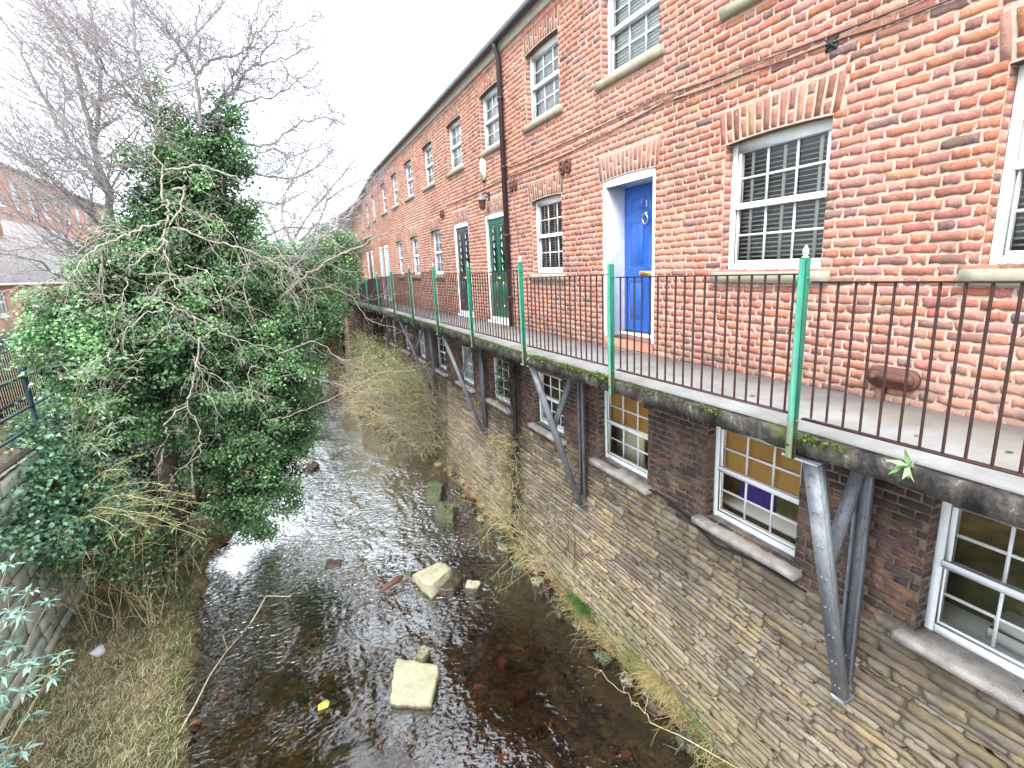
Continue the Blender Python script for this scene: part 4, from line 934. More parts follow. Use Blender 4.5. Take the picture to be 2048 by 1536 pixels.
for i in range(-2, 3):
    k = MB(); yy = y+i*2.1; k.lathe((RX, yy, -2.5), [(.055, 0), (.055, .1), (.038, .14), (.036, zrail+2.44), (.05, zrail+2.47), (.05, zrail+2.53), (.03, zrail+2.55), (.05, zrail+2.58), (.06, zrail+2.62), (.045, zrail+2.67), (.01, zrail+2.69)], 12); k.build('post', 'railblue', R_)
PF = thing('palisade_fence', 'tall dark steel palisade fence on the upper left bank', 'fence', (-5.1, 12, -2.5))
FX = -5.05; za = float(atX(30, 658, FX)[2])
for a, b in ((8.0, 10.3), (10.3, 12.7), (12.7, 15.3), (15.3, 18.0)):
    k = MB(); yy = a+.1
    while yy < b-.05:
        k.prism([(FX-.012, yy-.03, -2.45), (FX-.012, yy+.03, -2.45), (FX-.012, yy+.03, za-.05), (FX-.012, yy, za), (FX-.012, yy-.03, za-.05)], (.006, 0, 0)); yy += .105
    k.box((FX, a, za-.22), (FX+.04, b, za-.17)); k.box((FX, a, -2.25), (FX+.04, b, -2.2)); k.build('panel', 'fenceblack', PF)
    k = MB(); k.box((FX-.03, b-.04, -2.5), (FX+.05, b+.04, za-.03)); k.build('post', 'fenceblack', PF)
p = atX(40, 700, FX+.06); k = MB(); k.box((FX+.052, p[1]-.13, p[2]-.06), (FX+.058, p[1]+.13, p[2]+.06)); k.build('notice_plate', 'litter', PF)
# ------------------------------------------------------------------ buildings across the river
def mk_farbrick():
    t = NT('far_brick'); b = t.n('ShaderNodeTexBrick'); b.inputs['Scale'].default_value = 1; b.inputs['Brick Width'].default_value = .23; b.inputs['Row Height'].default_value = .075; b.inputs['Mortar Size'].default_value = .008
    s = t.sep(); cb = t.n('ShaderNodeCombineXYZ'); t.l(s[1], cb.inputs[0]); t.l(s[2], cb.inputs[1]); t.l(cb.outputs[0], b.inputs['Vector'])
    b.inputs['Color1'].default_value = (.56, .29, .22, 1); b.inputs['Color2'].default_value = (.48, .24, .19, 1); b.inputs['Mortar'].default_value = (.5, .42, .36, 1)
    c = t.mix(t.math('MULTIPLY', t.smooth(t.noise(.5, 5), .45, .7), .5), b.outputs[0], (.22, .13, .11)); return t.done(t.bsdf(c, .9, None, .1))
MT['farbrick'] = mk_farbrick(); MT['darkglass'] = plain('dark_reflecting_glass', (.22, .25, .28), .12, .9)
def block(t, X, y0, y1, z0, z1, wins, depth, mat='farbrick'):
    m = MB(); us = [y0, y1]+[w[0] for w in wins]+[w[1] for w in wins]; vs = [z0, z1]+[w[2] for w in wins]+[w[3] for w in wins]
    sheet(m, us, vs, wins, lambda u, v, d: np.stack([X+0*u, u, v], -1), 0)
    m.add([(X, y1, z0), (X-depth, y1, z0), (X-depth, y1, z1), (X, y1, z1), (X, y0, z0), (X-depth, y0, z0), (X-depth, y0, z1), (X, y0, z1)], [(0, 1, 2, 3), (4, 7, 6, 5), (1, 5, 6, 2)])
    for a, b, c, d in wins: m.add([(X, a, c), (X-.15, a, c), (X-.15, a, d), (X, a, d), (X, b, c), (X-.15, b, c), (X-.15, b, d), (X, b, d)], [(0, 1, 2, 3), (4, 7, 6, 5), (0, 4, 5, 1), (3, 2, 6, 7)])
    m.build('wall', mat, t)
    for a, b, c, d in wins:
        f = MB(); w = .09*(b-a); x = X-.12
        f.box((x, a, c), (x+.06, a+w, d)); f.box((x, b-w, c), (x+.06, b, d)); f.box((x+.001, a+w, c), (x+.061, b-w, c+w)); f.box((x+.001, a+w, d-w), (x+.061, b-w, d)); zm = (c+d)/2; f.box((x+.002, a+w, zm-w*.6), (x+.058, b-w, zm+w*.6)); f.box((x+.004, (a+b)/2-w*.25, c+w), (x+.05, (a+b)/2+w*.25, d-w)); f.box((X-.05, a-.1, c-.14), (X+.06, b+.1, c-.01))
        W_ = f.build('window', 'white', t); g = MB(); g.add([(x+.02, a, c), (x+.02, b, c), (x+.02, b, d), (x+.02, a, d)], [(0, 1, 2, 3)]); g.build('pane', 'darkglass', W_)
ML = thing('brick_mill', 'tall red brick mill with a row of high white windows far left', 'building', (-25, 95, -2.5))
wins = []
yy = 66.0
while yy < 118: wins.append((yy, yy+1.55, 8.9, 12.2)); wins.append((yy, yy+1.55, 3.6, 6.8)); yy += 4.35
block(ML, -25, 60, 121, -3.5, 13.2, wins, 14)
m = MB(); m.box((-39.3, 59.7, 13.2), (-24.7, 121.3, 13.55)); m.add([(-24.6, 59.6, 13.55), (-39.4, 59.6, 13.55), (-32, 63, 16), (-24.6, 121.4, 13.55), (-39.4, 121.4, 13.55), (-32, 118, 16)], [(0, 2, 1), (3, 4, 5), (0, 3, 5, 2), (1, 2, 5, 4)]); m.build('roof', 'slate', ML)
HS = thing('brick_cottage', 'lower red brick building with a long slate roof behind the palisade fence', 'building', (-11.7, 40, -2.5))
wins = [(a, a+1.0, -1.15, .05) for a in (32.2, 36.6, 41.2, 45.8, 50.4, 55)]
block(HS, -11.7, 26, 60, -3.0, .45, wins, 9)
m = MB(); m.add([(-11.4, 25.7, .40), (-11.4, 60.3, .40), (-16.2, 60.3, 4.8), (-16.2, 25.7, 4.8), (-21, 25.7, .4), (-21, 60.3, .4), (-11.4, 25.7, .30), (-11.4, 60.3, .30)], [(0, 1, 2, 3), (3, 2, 5, 4), (0, 6, 7, 1), (0, 3, 4), (1, 5, 2)]); RO = m.build('roof', 'paleslate', HS)
m = MB(); m.box((-15.2, 41, 3.2), (-14.2, 42.2, 6.0)); m.build('chimney', 'brickbit', RO)
m = MB(); m.box((-11.42, 25.7, .24), (-11.32, 60.3, .34)); m.build('gutter', 'white', HS)
# ------------------------------------------------------------------ vegetation helpers
def leaves(mb, P, Nn, size, aspect, cols, fold=.25, droop=.0, m=0):
    """one folded kite per leaf"""
    N = len(P); Nn = Nn/np.linalg.norm(Nn, axis=1, keepdims=True); r = RS.normal(0, 1, (N, 3)); r[:, 2] -= droop
    a = r-Nn*(r*Nn).sum(1, keepdims=True); a /= np.linalg.norm(a, axis=1, keepdims=True); b = np.cross(Nn, a); s = (size*RS.uniform(.65, 1.3, N))[:, None]
    w = s*aspect; V = np.stack([P, P+a*s*.42+b*w*.5+Nn*s*fold*aspect, P+a*s, P+a*s*.42-b*w*.5+Nn*s*fold*aspect], 1).reshape(-1, 3)
    i = np.arange(N)*4; F = np.concatenate([np.stack([i, i+2, i+1], 1), np.stack([i, i+3, i+2], 1)]); C = np.ones((N*4, 4)); C[:, :3] = np.repeat(cols, 4, 0); mb.addq(V, F, C, m)
def lcol(pal, n, p=None, v=.25): 
    pal = np.array(pal); return np.clip(pal[RS.choice(len(pal), n, p=p)]*RS.uniform(1-v, 1+v, (n, 1)), .004, 1)
IVY = [(.15, .31, .13), (.21, .40, .17), (.09, .21, .085), (.25, .46, .18), (.36, .54, .26), (.13, .30, .18)]
IVYP = [.25, .25, .18, .17, .07, .08]
def clumps(mb, L, dens, size, pal=IVY, p=IVYP, up=.55, aspect=.85, nsp=9, sp=.16):
    """L: (centre, radii) list; leaves sit in small sprays over the surface of each clump and thin out inward"""
    for c, r in L:
        c = np.array(c); r = np.array(r, float); area = 4*math.pi*((r[0]*r[1]+r[1]*r[2]+r[0]*r[2])/3); n = int(area*dens)
        ns = max(6, int(area*nsp)); D = RS.normal(0, 1, (ns, 3)); D /= np.linalg.norm(D, axis=1, keepdims=True); rad = RS.uniform(.68, 1.18, ns)
        k = RS.randint(0, ns, n)
        P = c+(D[k]*rad[k][:, None])*r+RS.normal(0, sp, (n, 3))*np.array([1, 1, .7]); Nn = D[k]*.6+np.array([0, 0, up])+RS.normal(0, .42, (n, 3))
        tint = RS.uniform(.5, 1.4, ns)[k][:, None]
        cols = lcol(pal, n, p)*tint; leaves(mb, P, Nn, size, aspect, np.clip(cols, .004, 1), droop=.6)
def batch_tubes(mb, lines, seg=3, m=0):
    """lines: list of (points (K,3), radii (K,)); grouped by K"""
    by = {}
    for P, R in lines: by.setdefault(len(P), []).append((P, R))
    for K, L in by.items():
        P = np.array([l[0] for l in L], float); R = np.array([l[1] for l in L], float); N = len(P)
        T = np.empty_like(P); T[:, 1:-1] = P[:, 2:]-P[:, :-2]; T[:, 0] = P[:, 1]-P[:, 0]; T[:, -1] = P[:, -1]-P[:, -2]; T /= np.linalg.norm(T, axis=2, keepdims=True)+1e-9
        ref = np.where(np.abs(T[..., 2:3]) > .9, np.array([1., 0, 0]), np.array([0, 0, 1.])); A = np.cross(T, ref); A /= np.linalg.norm(A, axis=2, keepdims=True)+1e-9; Bn = np.cross(T, A)
        an = np.arange(seg)*2*math.pi/seg
        V = P[:, :, None]+R[:, :, None, None]*(np.cos(an)[None, None, :, None]*A[:, :, None]+np.sin(an)[None, None, :, None]*Bn[:, :, None]); V = V.reshape(-1, 3)
        i = np.arange(K-1)[:, None]*seg; k = np.arange(seg)[None]; k2 = (k+1) % seg
        f = np.stack([i+k, i+k2, i+seg+k2, i+seg+k], -1).reshape(-1, 4); F = (f[None]+(np.arange(N)*K*seg)[:, None, None]).reshape(-1, 4)
        mb.addq(V, F, np.ones((len(V), 4)), m)
def nrm(v): return v/(np.linalg.norm(v)+1e-9)
def grow(out, p, d, L, r, lvl, crook=.35, trop=(0, 0, .0), kids=4, spread=.8, shrink=.62, K=6, tips=None):
    """crooked branch with side branches, appended to out as (points, radii)"""
    P = [np.array(p, float)]; d = nrm(np.array(d, float)); dirs = [d]
    for i in range(K-1):
        d = nrm(d+RS.normal(0, crook, 3)*.6+np.array(trop)); P.append(P[-1]+d*L/(K-1)); dirs.append(d)
    R = np.linspace(r, r*.45 if lvl > 0 else r*.3, K); out.setdefault(lvl, []).append((np.array(P), R))
    if tips is not None and lvl == 0: tips.append((P[-1], d))
    if lvl <= 0: return
    n = kids if np.isscalar(kids) else kids[lvl-1]
    for j in range(n):
        f = (j+1+RS.uniform(-.4, .3))/(n+.2); i = min(K-1, max(0, int(f*(K-1)))); base = P[i]; a = RS.normal(0, 1, 3); a = nrm(a-dirs[i]*np.dot(a, dirs[i]))
        grow(out, base, dirs[i]*(1-spread*.5)+a*spread, L*shrink*RS.uniform(.7, 1.2)*(1-.3*f), max(.0030, R[i]*.6), lvl-1, crook, trop, kids, spread, shrink, K, tips)
def limb(out, pts, r0, r1, lvl, n, L, sub=6, jit=.018, **kw):
    """hand-laid limb through points, resampled, with sprouting side branches"""
    pts = [np.array(p, float) for p in pts]; P = []
    for a, b in zip(pts[:-1], pts[1:]):
        for k in range(sub): P.append(a+(b-a)*k/sub)
    P.append(pts[-1]); P = np.array(P); Q = P.copy(); Q[1:-1] = (P[:-2]+2*P[1:-1]+P[2:])/4; Q[1:-1] += RS.normal(0, jit, Q[1:-1].shape); R = np.linspace(r0, r1, len(Q))
    out.setdefault('limb', []).append((Q, R))
    for j in range(n):
        i = int(len(Q)*(.12+.86*(j+RS.random())/n)); i = min(i, len(Q)-2); t = nrm(Q[i+1]-Q[i]); a = RS.normal(0, 1, 3); a = nrm(a-t*np.dot(a, t))
        grow(out, Q[i], t*.55+a*.8, L*RS.uniform(.6, 1.2), max(.0042, R[i]*.36), lvl, **kw)
    grow(out, Q[-1], Q[-1]-Q[-2], L, r1, lvl, **kw)
def flush(out, name, mat, parent, seg0=3):
    mb = MB()
    for k, L in out.items(): batch_tubes(mb, L, 7 if k == 'limb' else (4 if k >= 2 else 3))
    return mb.build(name, mat, parent, smooth=True)
# ------------------------------------------------------------------ the ivy-clad tree
def A(px, py, Y): return atY(px, py, Y)
IT = thing('ivy_tree', 'big leaning tree smothered in dark green ivy hanging over the left of the stream', 'tree', (-1.9, 11.6, -5.2))
m = MB(); m.tube([A(352, 1100, 11.7)+np.array([0, 0, -.1]), A(335, 950, 11.5), A(322, 800, 11.4), A(318, 640, 11.3), A(330, 480, 11.2), A(335, 380, 11.1)], [.22, .19, .17, .15, .13, .11], 12); m.tube([A(322, 800, 11.4), A(390, 640, 11.5), A(420, 470, 11.5), A(425, 300, 11.4)], [.14, .12, .10, .08], 10); m.tube([A(345, 1080, 11.7), A(430, 900, 12.0), A(500, 760, 12.4), A(560, 640, 12.6)], [.12, .10, .08, .05], 10)
m.build('trunk', 'trunk', IT, smooth=True)
iv = MB(); CL = []
def C_(px, py, r, Y, sy=1.0, sz=1.0): CL.append((A(px, py, Y), (r*Y/1033*.88, r*Y/1033*.8*sy, r*Y/1033*sz*.88)))
for a in [(450, 235, 34, 11.3), (425, 290, 48, 11.2), (470, 300, 42, 11.3), (390, 340, 60, 11.1), (345, 285, 34, 11.1), (330, 210, 22, 11.2, 1, 1.5), (350, 395, 70, 11.0), (420, 385, 66, 11.2), (300, 440, 46, 10.9), (268, 330, 28, 11.0), (360, 470, 80, 11.1), (440, 455, 62, 11.3), (290, 510, 66, 10.8), (245, 555, 60, 10.6), (195, 580, 46, 10.6), (330, 570, 80, 10.8), (500, 560, 70, 11.8), (430, 560, 84, 11.3), (570, 560, 58, 12.3), (625, 545, 46, 12.8), (668, 560, 36, 13.2), (560, 620, 70, 12.1), (620, 625, 58, 12.5), (655, 600, 40, 13.0), (480, 650, 92, 11.5), (390, 660, 90, 10.9), (300, 655, 90, 10.7), (215, 650, 78, 10.5), (150, 640, 54, 10.4), (95, 610, 34, 10.5), (120, 700, 50, 10.0), (190, 735, 72, 10.0), (270, 750, 80, 10.3), (360, 765, 80, 10.8), (450, 755, 88, 11.2), (540, 730, 86, 11.6), (590, 780, 52, 12.1), (560, 850, 66, 11.8), (600, 855, 36, 12.2), (500, 850, 84, 11.5), (560, 930, 50, 11.8), (510, 960, 66, 11.6), (570, 1000, 34, 11.9), (480, 1010, 50, 11.7), (520, 1040, 34, 11.9), (430, 900, 60, 11.6), (450, 990, 44, 11.8), (240, 830, 56, 10.4), (350, 850, 46, 11.0)]: C_(*a)
clumps(iv, CL, 820, .056, nsp=7, sp=.115)
iv.build('ivy', 'leaf', IT, colors=True); back = len(CL)
for a in [(400, 920, 50, 12.6), (330, 900, 56, 12.4), (260, 900, 50, 12.0), (300, 980, 46, 12.4), (380, 1000, 50, 12.6), (230, 980, 40, 11.6)]: C_(*a)
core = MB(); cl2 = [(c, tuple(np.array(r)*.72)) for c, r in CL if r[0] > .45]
clumps(core, cl2, 300, .08, [(.018, .045, .02), (.025, .06, .022)], None); core.build('inner_ivy_shade', 'leaf', IT, colors=True)  # core leaves coloured near black: shade in the ivy gaps painted in
# leaf stems and bare wood growing out through the ivy
out = {}
kw = dict(crook=.42, trop=(0, 0, .02), kids=(4, 5, 4), spread=.8, shrink=.66)
Lm = lambda pts, Y0, Y1: [A(p[0], p[1], Y0+(Y1-Y0)*i/(len(pts)-1)) for i, p in enumerate(pts)]
for pts, Ya, Yb, r0, r1, n, L in [
  ([(330, 480), (326, 330), (318, 235), (285, 160), (268, 70), (262, -60)], 11, 11.6, .055, .018, 34, .8),
  ([(385, 350), (402, 240), (392, 150), (365, 95), (300, 20), (240, -70)], 11, 10.4, .04, .012, 34, .75),
  ([(415, 250), (440, 205), (470, 175), (505, 130), (560, 120), (625, 95)], 11.2, 11.8, .04, .008, 34, .7),
  ([(395, 150), (420, 120), (480, 105), (520, 60), (560, 10), (580, -40)], 11.2, 11.2, .028, .009, 30, .7),
  ([(470, 290), (540, 292), (575, 262), (600, 245), (655, 235), (690, 250)], 11.3, 12, .028, .007, 30, .62),
  ([(440, 200), (470, 150), (500, 90), (505, 30), (540, -30)], 11.4, 12, .028, .009, 28, .7),
  ([(330, 140), (400, 60), (440, 10), (470, -60)], 11.4, 12.4, .028, .009, 26, .75),
  ([(320, 250), (230, 160), (150, 60), (80, -50)], 11.2, 10.6, .032, .010, 30, .8),
  ([(300, 330), (220, 330), (160, 312), (95, 322), (10, 300)], 10.9, 10.2, .028, .008, 26, .75),
  ([(450, 320), (520, 350), (580, 360), (640, 330), (700, 345)], 11.4, 12.4, .022, .006, 26, .6),
  ([(430, 250), (500, 200), (560, 190), (610, 150), (640, 120)], 11.4, 12.2, .022, .006, 26, .6),
  ([(400, 120), (390, 40), (420, -30)], 11.0, 11.0, .022, .008, 18, .7),
  ([(500, 400), (560, 410), (610, 380), (640, 400), (690, 380)], 11.4, 11.6, .020, .006, 26, .55),
  ([(520, 480), (580, 450), (620, 460), (680, 430), (730, 440)], 11.6, 11.6, .020, .006, 26, .5),
  ([(480, 330), (540, 300), (590, 310), (640, 290), (680, 300)], 11.2, 11.6, .018, .006, 26, .6),
  ([(560, 560), (620, 500), (680, 440), (730, 400), (770, 350)], 11.4, 11.2, .020, .006, 26, .5),
  ([(505, 130), (560, 60), (610, 50), (640, 20)], 11.6, 12, .018, .006, 22, .65),
  ([(560, 120), (600, 170), (640, 180), (665, 230)], 11.8, 12, .014, .005, 20, .5)]:
    limb(out, Lm(pts, Ya, Yb), r0*.9, r1, 2, int(n*1.5), L, jit=.02, **kw)
flush(out, 'upper_branches', 'twig', IT)
out = {}; kw = dict(crook=.34, trop=(0, 0, -.04), kids=(2, 4, 3), spread=.8, shrink=.7)
kd = dict(crook=.34, trop=(0, 0, -.12), kids=(2, 3, 3), spread=.8, shrink=.72)
limb(out, Lm([(495, 715), (515, 640), (545, 612), (600, 560), (650, 525), (700, 500), (760, 470), (800, 455)], 11.4, 11.4), .0350, .010, 2, 30, .6, **kw)
limb(out, Lm([(545, 612), (600, 585), (650, 572), (700, 590), (735, 640), (790, 655)], 11.6, 12.2), .0245, .008, 2, 12, .55, **kw)
limb(out, Lm([(650, 572), (690, 575), (735, 600), (780, 590)], 11.9, 12.6), .0112, .005, 1, 8, .5, **kw)
limb(out, Lm([(520, 775), (560, 752), (600, 742), (655, 765), (740, 790), (770, 840), (810, 880)], 10.8, 11.2), .0154, .006, 2, 10, .6, **kd)
limb(out, Lm([(540, 840), (600, 825), (680, 790), (760, 745), (830, 740)], 10.6, 10.8), .0098, .004, 1, 9, .5, **kd)
limb(out, Lm([(398, 675), (393, 730), (384, 775), (374, 812), (398, 855), (402, 895), (384, 935)], 9.2, 9.0), .0140, .006, 2, 9, .5, **kd)
limb(out, Lm([(376, 812), (335, 838), (332, 880), (318, 930)], 9.1, 8.9), .0098, .005, 1, 6, .4, **kd)
limb(out, Lm([(395, 720), (430, 755), (480, 775), (530, 790)], 9.2, 9.4), .0098, .004, 2, 8, .42, **kd)
limb(out, Lm([(335, 400), (335, 440), (322, 500), (270, 520), (252, 560), (247, 605)], 9.8, 9.3), .0196, .006, 2, 10, .5, **kd)
limb(out, Lm([(345, 380), (372, 372), (362, 420), (335, 455), (325, 500), (345, 560), (362, 590), (340, 640)], 9.8, 9.2), .0182, .006, 2, 12, .55, **kd)
limb(out, Lm([(325, 400), (322, 340), (303, 275), (318, 240), (316, 215)], 10.0, 10.2), .0154, .007, 2, 12, .6, **kw)
limb(out, Lm([(320, 445), (260, 465), (215, 485), (160, 520), (140, 565)], 9.8, 9.2), .0210, .006, 2, 12, .6, **kd)
limb(out, Lm([(345, 455), (420, 480), (500, 500), (560, 530), (575, 580)], 9.8, 9.6), .0182, .006, 2, 13, .6, **kd)
limb(out, Lm([(330, 340), (400, 330), (470, 355), (520, 400), (545, 450)], 10.0, 9.8), .0168, .006, 2, 13, .6, **kd)
limb(out, Lm([(325, 620), (290, 630), (240, 670), (215, 720), (200, 770)], 9.2, 8.9), .0112, .004, 1, 8, .5, **kd)
limb(out, Lm([(300, 600), (335, 605), (400, 640), (450, 670), (520, 690)], 9.2, 9.2), .0126, .005, 2, 9, .45, **kd)
for k in range(20):
    a = (RS.uniform(200, 560), RS.uniform(380, 760)); an = RS.uniform(-2.6, .5); L_ = RS.uniform(60, 170); b = (a[0]+L_*math.cos(an), a[1]-L_*math.sin(an)*.5+30); c = ((a[0]+b[0])/2+RS.uniform(-20, 20), (a[1]+b[1])/2-RS.uniform(10, 50))
    limb(out, Lm([a, c, b], 9.9, 9.6), .0091, .005, 1, 6, .6, jit=.012, **kd)
limb(out, Lm([(240, 590), (170, 590), (110, 560), (40, 570)], 9.4, 9.0), .0098, .004, 2, 8, .5, **kd)
flush(out, 'drooping_branches', 'bark', IT)
# ------------------------------------------------------------------ bare tree at far left: long straight rising shoots
BT = thing('bare_tree', 'leafless tree fanning long straight purple-grey shoots over the left skyline', 'tree', (-4.6, 12.6, -2.5))
out = {}; kw = dict(crook=.16, trop=(-.01, 0, .02), kids=(5, 5), spread=.5, shrink=.55)
def limb2(pts, Y0, Y1, r0, r1, n, L, lvl=2): limb(out, Lm(pts, Y0, Y1), r0, r1, lvl, n, L, **kw)
limb2([(232, 800), (235, 620), (225, 480), (216, 385), (185, 270), (150, 120)], 12.4, 11.8, .12, .03, 20, 1.5)
limb2([(225, 480), (170, 420), (100, 360), (20, 300)], 12.2, 11.2, .05, .015, 20, 1.3)
limb2([(228, 540), (160, 500), (80, 450), (-30, 410)], 12.2, 11.0, .045, .012, 20, 1.2)
limb2([(216, 385), (150, 300), (90, 200), (20, 60)], 12.0, 11.4, .045, .014, 20, 1.4)
limb2([(190, 290), (200, 180), (190, 60), (160, -60)], 12.0, 11.8, .04, .014, 18, 1.3)
limb2([(232, 620), (150, 570), (70, 520), (-30, 500)], 12.2, 10.6, .03, .008, 14, .9)
for i in range(300):
    a = (RS.uniform(90, 320), RS.uniform(330, 560)) if i < 90 else (RS.uniform(150, 420), RS.uniform(60, 340)); an = math.radians(RS.uniform(18, 62)); L = RS.uniform(160, 420); Y = RS.uniform(10.2, 12.6)
    b = (a[0]-L*math.cos(an), a[1]-L*math.sin(an)); P0, P1 = A(*a, Y), A(*b, Y-.5+RS.uniform(-.8, .5)); c = (P0+P1)/2+np.array([.12, 0, -.14])*RS.uniform(.2, 1.6)
    P = np.array([P0*(1-t)**2+2*c*t*(1-t)+P1*t*t for t in np.linspace(0, 1, 9)])+RS.normal(0, .012, (9, 3)); out.setdefault(1, []).append((P, np.linspace(.008, .003, 9)))
    for k in range(6):
        j = RS.randint(2, 8); d = nrm(P[j]-P[j-1]); grow(out, P[j], d+RS.normal(0, .35, 3), RS.uniform(.3, .8), .0035, 0, crook=.2, K=5)
flush(out, 'branches', 'twig', BT)
m = MB(); m.tube([A(238, 900, 12.5), A(232, 800, 12.4), A(235, 640, 12.4)], [.17, .14, .12], 10); m.build('trunk', 'trunk', BT, smooth=True)
# ------------------------------------------------------------------ trees farther up the stream
def far_tree(px, Y, base_z, name, label, limbs, n, L, seed, cl=None, lv=260, ls=.11, mat='twig', pal=IVY):
    t = thing(name, label, 'tree', (float(A(px, 560, Y)[0]), Y, base_z)); out = {}
    kw = dict(crook=.42, trop=(0, 0, .03), kids=(4, 4, 3), spread=.8, shrink=.62)
    for l in limbs: limb(out, Lm(l, Y, Y+.6), .06, .016, 2, n, L, **kw)
    flush(out, 'branches', mat, t)
    b = A(px, 600, Y); m = MB(); m.tube([(b[0], Y, base_z-.1), (b[0]+.05, Y, (base_z+b[2])/2), A(limbs[0][0][0], limbs[0][0][1], Y)], [.2, .15, .1], 9); m.build('trunk', 'trunk', t, smooth=True)
    if cl:
        mb = MB(); clumps(mb, [(A(a, b_, Y+dy), (r*Y/1033, r*Y/1033, r*Y/1033)) for a, b_, r, dy in cl], lv, ls, pal, IVYP if pal is IVY else None); mb.build('foliage', 'leaf', t, colors=True)
    return t
far_tree(610, 21, -4.9, 'background_tree', 'bare tree upstream with ivied base beside the end of the terrace', [[(585, 520), (590, 470), (620, 425), (660, 380), (700, 330), (735, 300)], [(590, 500), (560, 430), (575, 380), (600, 330), (620, 290)], [(600, 480), (640, 440), (655, 400), (700, 370), (760, 350)], [(580, 520), (540, 450), (520, 400), (500, 340)]], 16, 1.5, 5,
         [(570, 540, 44, -1), (520, 520, 44, -1.4), (590, 580, 46, 0), (545, 590, 50, 0)])
far_tree(668, 27, -4.9, 'evergreen_tree', 'round twiggy evergreen just left of the terrace end', [[(670, 560), (668, 520), (660, 480), (668, 440)], [(670, 540), (690, 500), (700, 470)], [(665, 540), (640, 500), (625, 470)]], 22, 1.3, 6,
         [(662, 480, 34, 0), (690, 500, 28, .5), (640, 505, 34, -.5), (665, 545, 44, 0), (690, 560, 28, 0), (650, 590, 42, 0), (672, 630, 34, 0), (640, 640, 32, 0)], 150, .13, 'bark')
def bush(name, label, cl, dens, size, pal, p=None, cat='bush', base=None, mat='leaf', stems=0, up=.55, asp=.8):
    c0 = np.mean([np.array(c) for c, r in cl], 0); zb = base if base is not None else min(c[2]-r[2] for c, r in cl); t = thing(name, label, cat, (c0[0], c0[1], zb)); mb = MB(); clumps(mb, cl, dens, size, pal, p, up, asp); mb.build('foliage', mat, t, colors=True)
    out = {}
    for c, r in cl:
        for k in range(max(2, int(stems*r[0]))):
            b = np.array([c[0]+RS.uniform(-.4, .4)*r[0], c[1]+RS.uniform(-.4, .4)*r[1], zb]); d = np.array(c)-b+RS.normal(0, .3, 3)*r; grow(out, b, d, np.linalg.norm(d)*1.25, .012, 1, crook=.3, kids=(4,), spread=.6)
    flush(out, 'stems', 'dry', t); return t
DK = [(.045, .11, .04), (.06, .14, .05), (.03, .075, .03), (.10, .17, .06)]
bush('far_bush', 'mixed green bush at the far bend of the stream', [(np.array(A(640, 680, 33)), (1.4, 1.4, 1.1)), (np.array(A(600, 690, 30)), (1.6, 1.4, 1.3)), (np.array(A(655, 715, 36)), (1.2, 1.2, .8)), (np.array(A(560, 660, 28)), (1.8, 1.5, 1.6))], 240, .10, DK, stems=5, base=-5.6)
bush('far_bush', 'brownish scrub closing the view under the walkway end', [(np.array(A(668, 660, 30)), (.9, 1.4, 1.0)), (np.array(A(690, 690, 28)), (.9, 1.0, .8)), (np.array(A(640, 740, 40)), (1.4, 1.4, .6))], 200, .10, [(.25, .24, .11), (.16, .2, .07), (.30, .25, .14)], stems=10, base=-5.6, mat='mattleaf')
for i, (x, y, r) in enumerate([(-9, 62, 4), (-2, 64, 4.5), (4, 66, 4.2), (-15, 58, 3.4)]):
    bush('distant_tree_clump', ['dense dark thicket far behind the ivy tree', 'broad dark thicket blocking the river valley in the distance', 'distant thicket beside the end of the terrace', 'small distant thicket near the slate roofed building'][i], [(np.array((x, y, -.5)), (r, 2.5, r*.75)), (np.array((x+r*.5, y+1, .6)), (r*.6, 2, r*.5))], 26, .3, DK, stems=4, base=-2.5, cat='trees')
# ------------------------------------------------------------------ left bank planting
def onbank(px, py, X): return atX(px, py, X)
GI = [(.12, .28, .16), (.16, .34, .20), (.09, .21, .12), (.25, .43, .22), (.23, .41, .29)]
cl = [(onbank(a, b, X), (r, r*1.1, r*.8)) for a, b, X, r in [(75, 850, -4.1, .26), (120, 840, -3.9, .34), (150, 790, -3.8, .4), (60, 890, -3.9, .30), (120, 900, -3.7, .45), (200, 880, -3.4, .45), (40, 940, -3.8, .36), (110, 975, -3.6, .42), (190, 960, -3.3, .42), (30, 1020, -3.7, .32), (100, 1060, -3.5, .32), (170, 1040, -3.2, .38), (20, 1100, -3.6, .22), (130, 1110, -3.3, .22), (230, 1010, -3.0, .32), (200, 800, -3.6, .42)]]
bush('ground_ivy', 'pale green large-leaved ivy tumbling over the left retaining wall', cl, 620, .075, GI, stems=4, cat='ivy', base=-3.4)
cl = [(A(a, b, Y), (r, r, r*.8)) for a, b, r, Y in [(250, 1080, .34, 9.6), (200, 1110, .30, 9.2), (320, 1100, .30, 10.0), (380, 1080, .30, 10.6), (150, 1130, .26, 9.2), (300, 1170, .2, 9.3), (270, 1130, .22, 9.2)]]
bush('bramble', 'low dark ivy and bramble at the foot of the left bank', cl, 420, .06, [(.05, .12, .05), (.06, .15, .05), (.09, .18, .06), (.22, .22, .12)], stems=14, cat='bramble', base=-5.4)
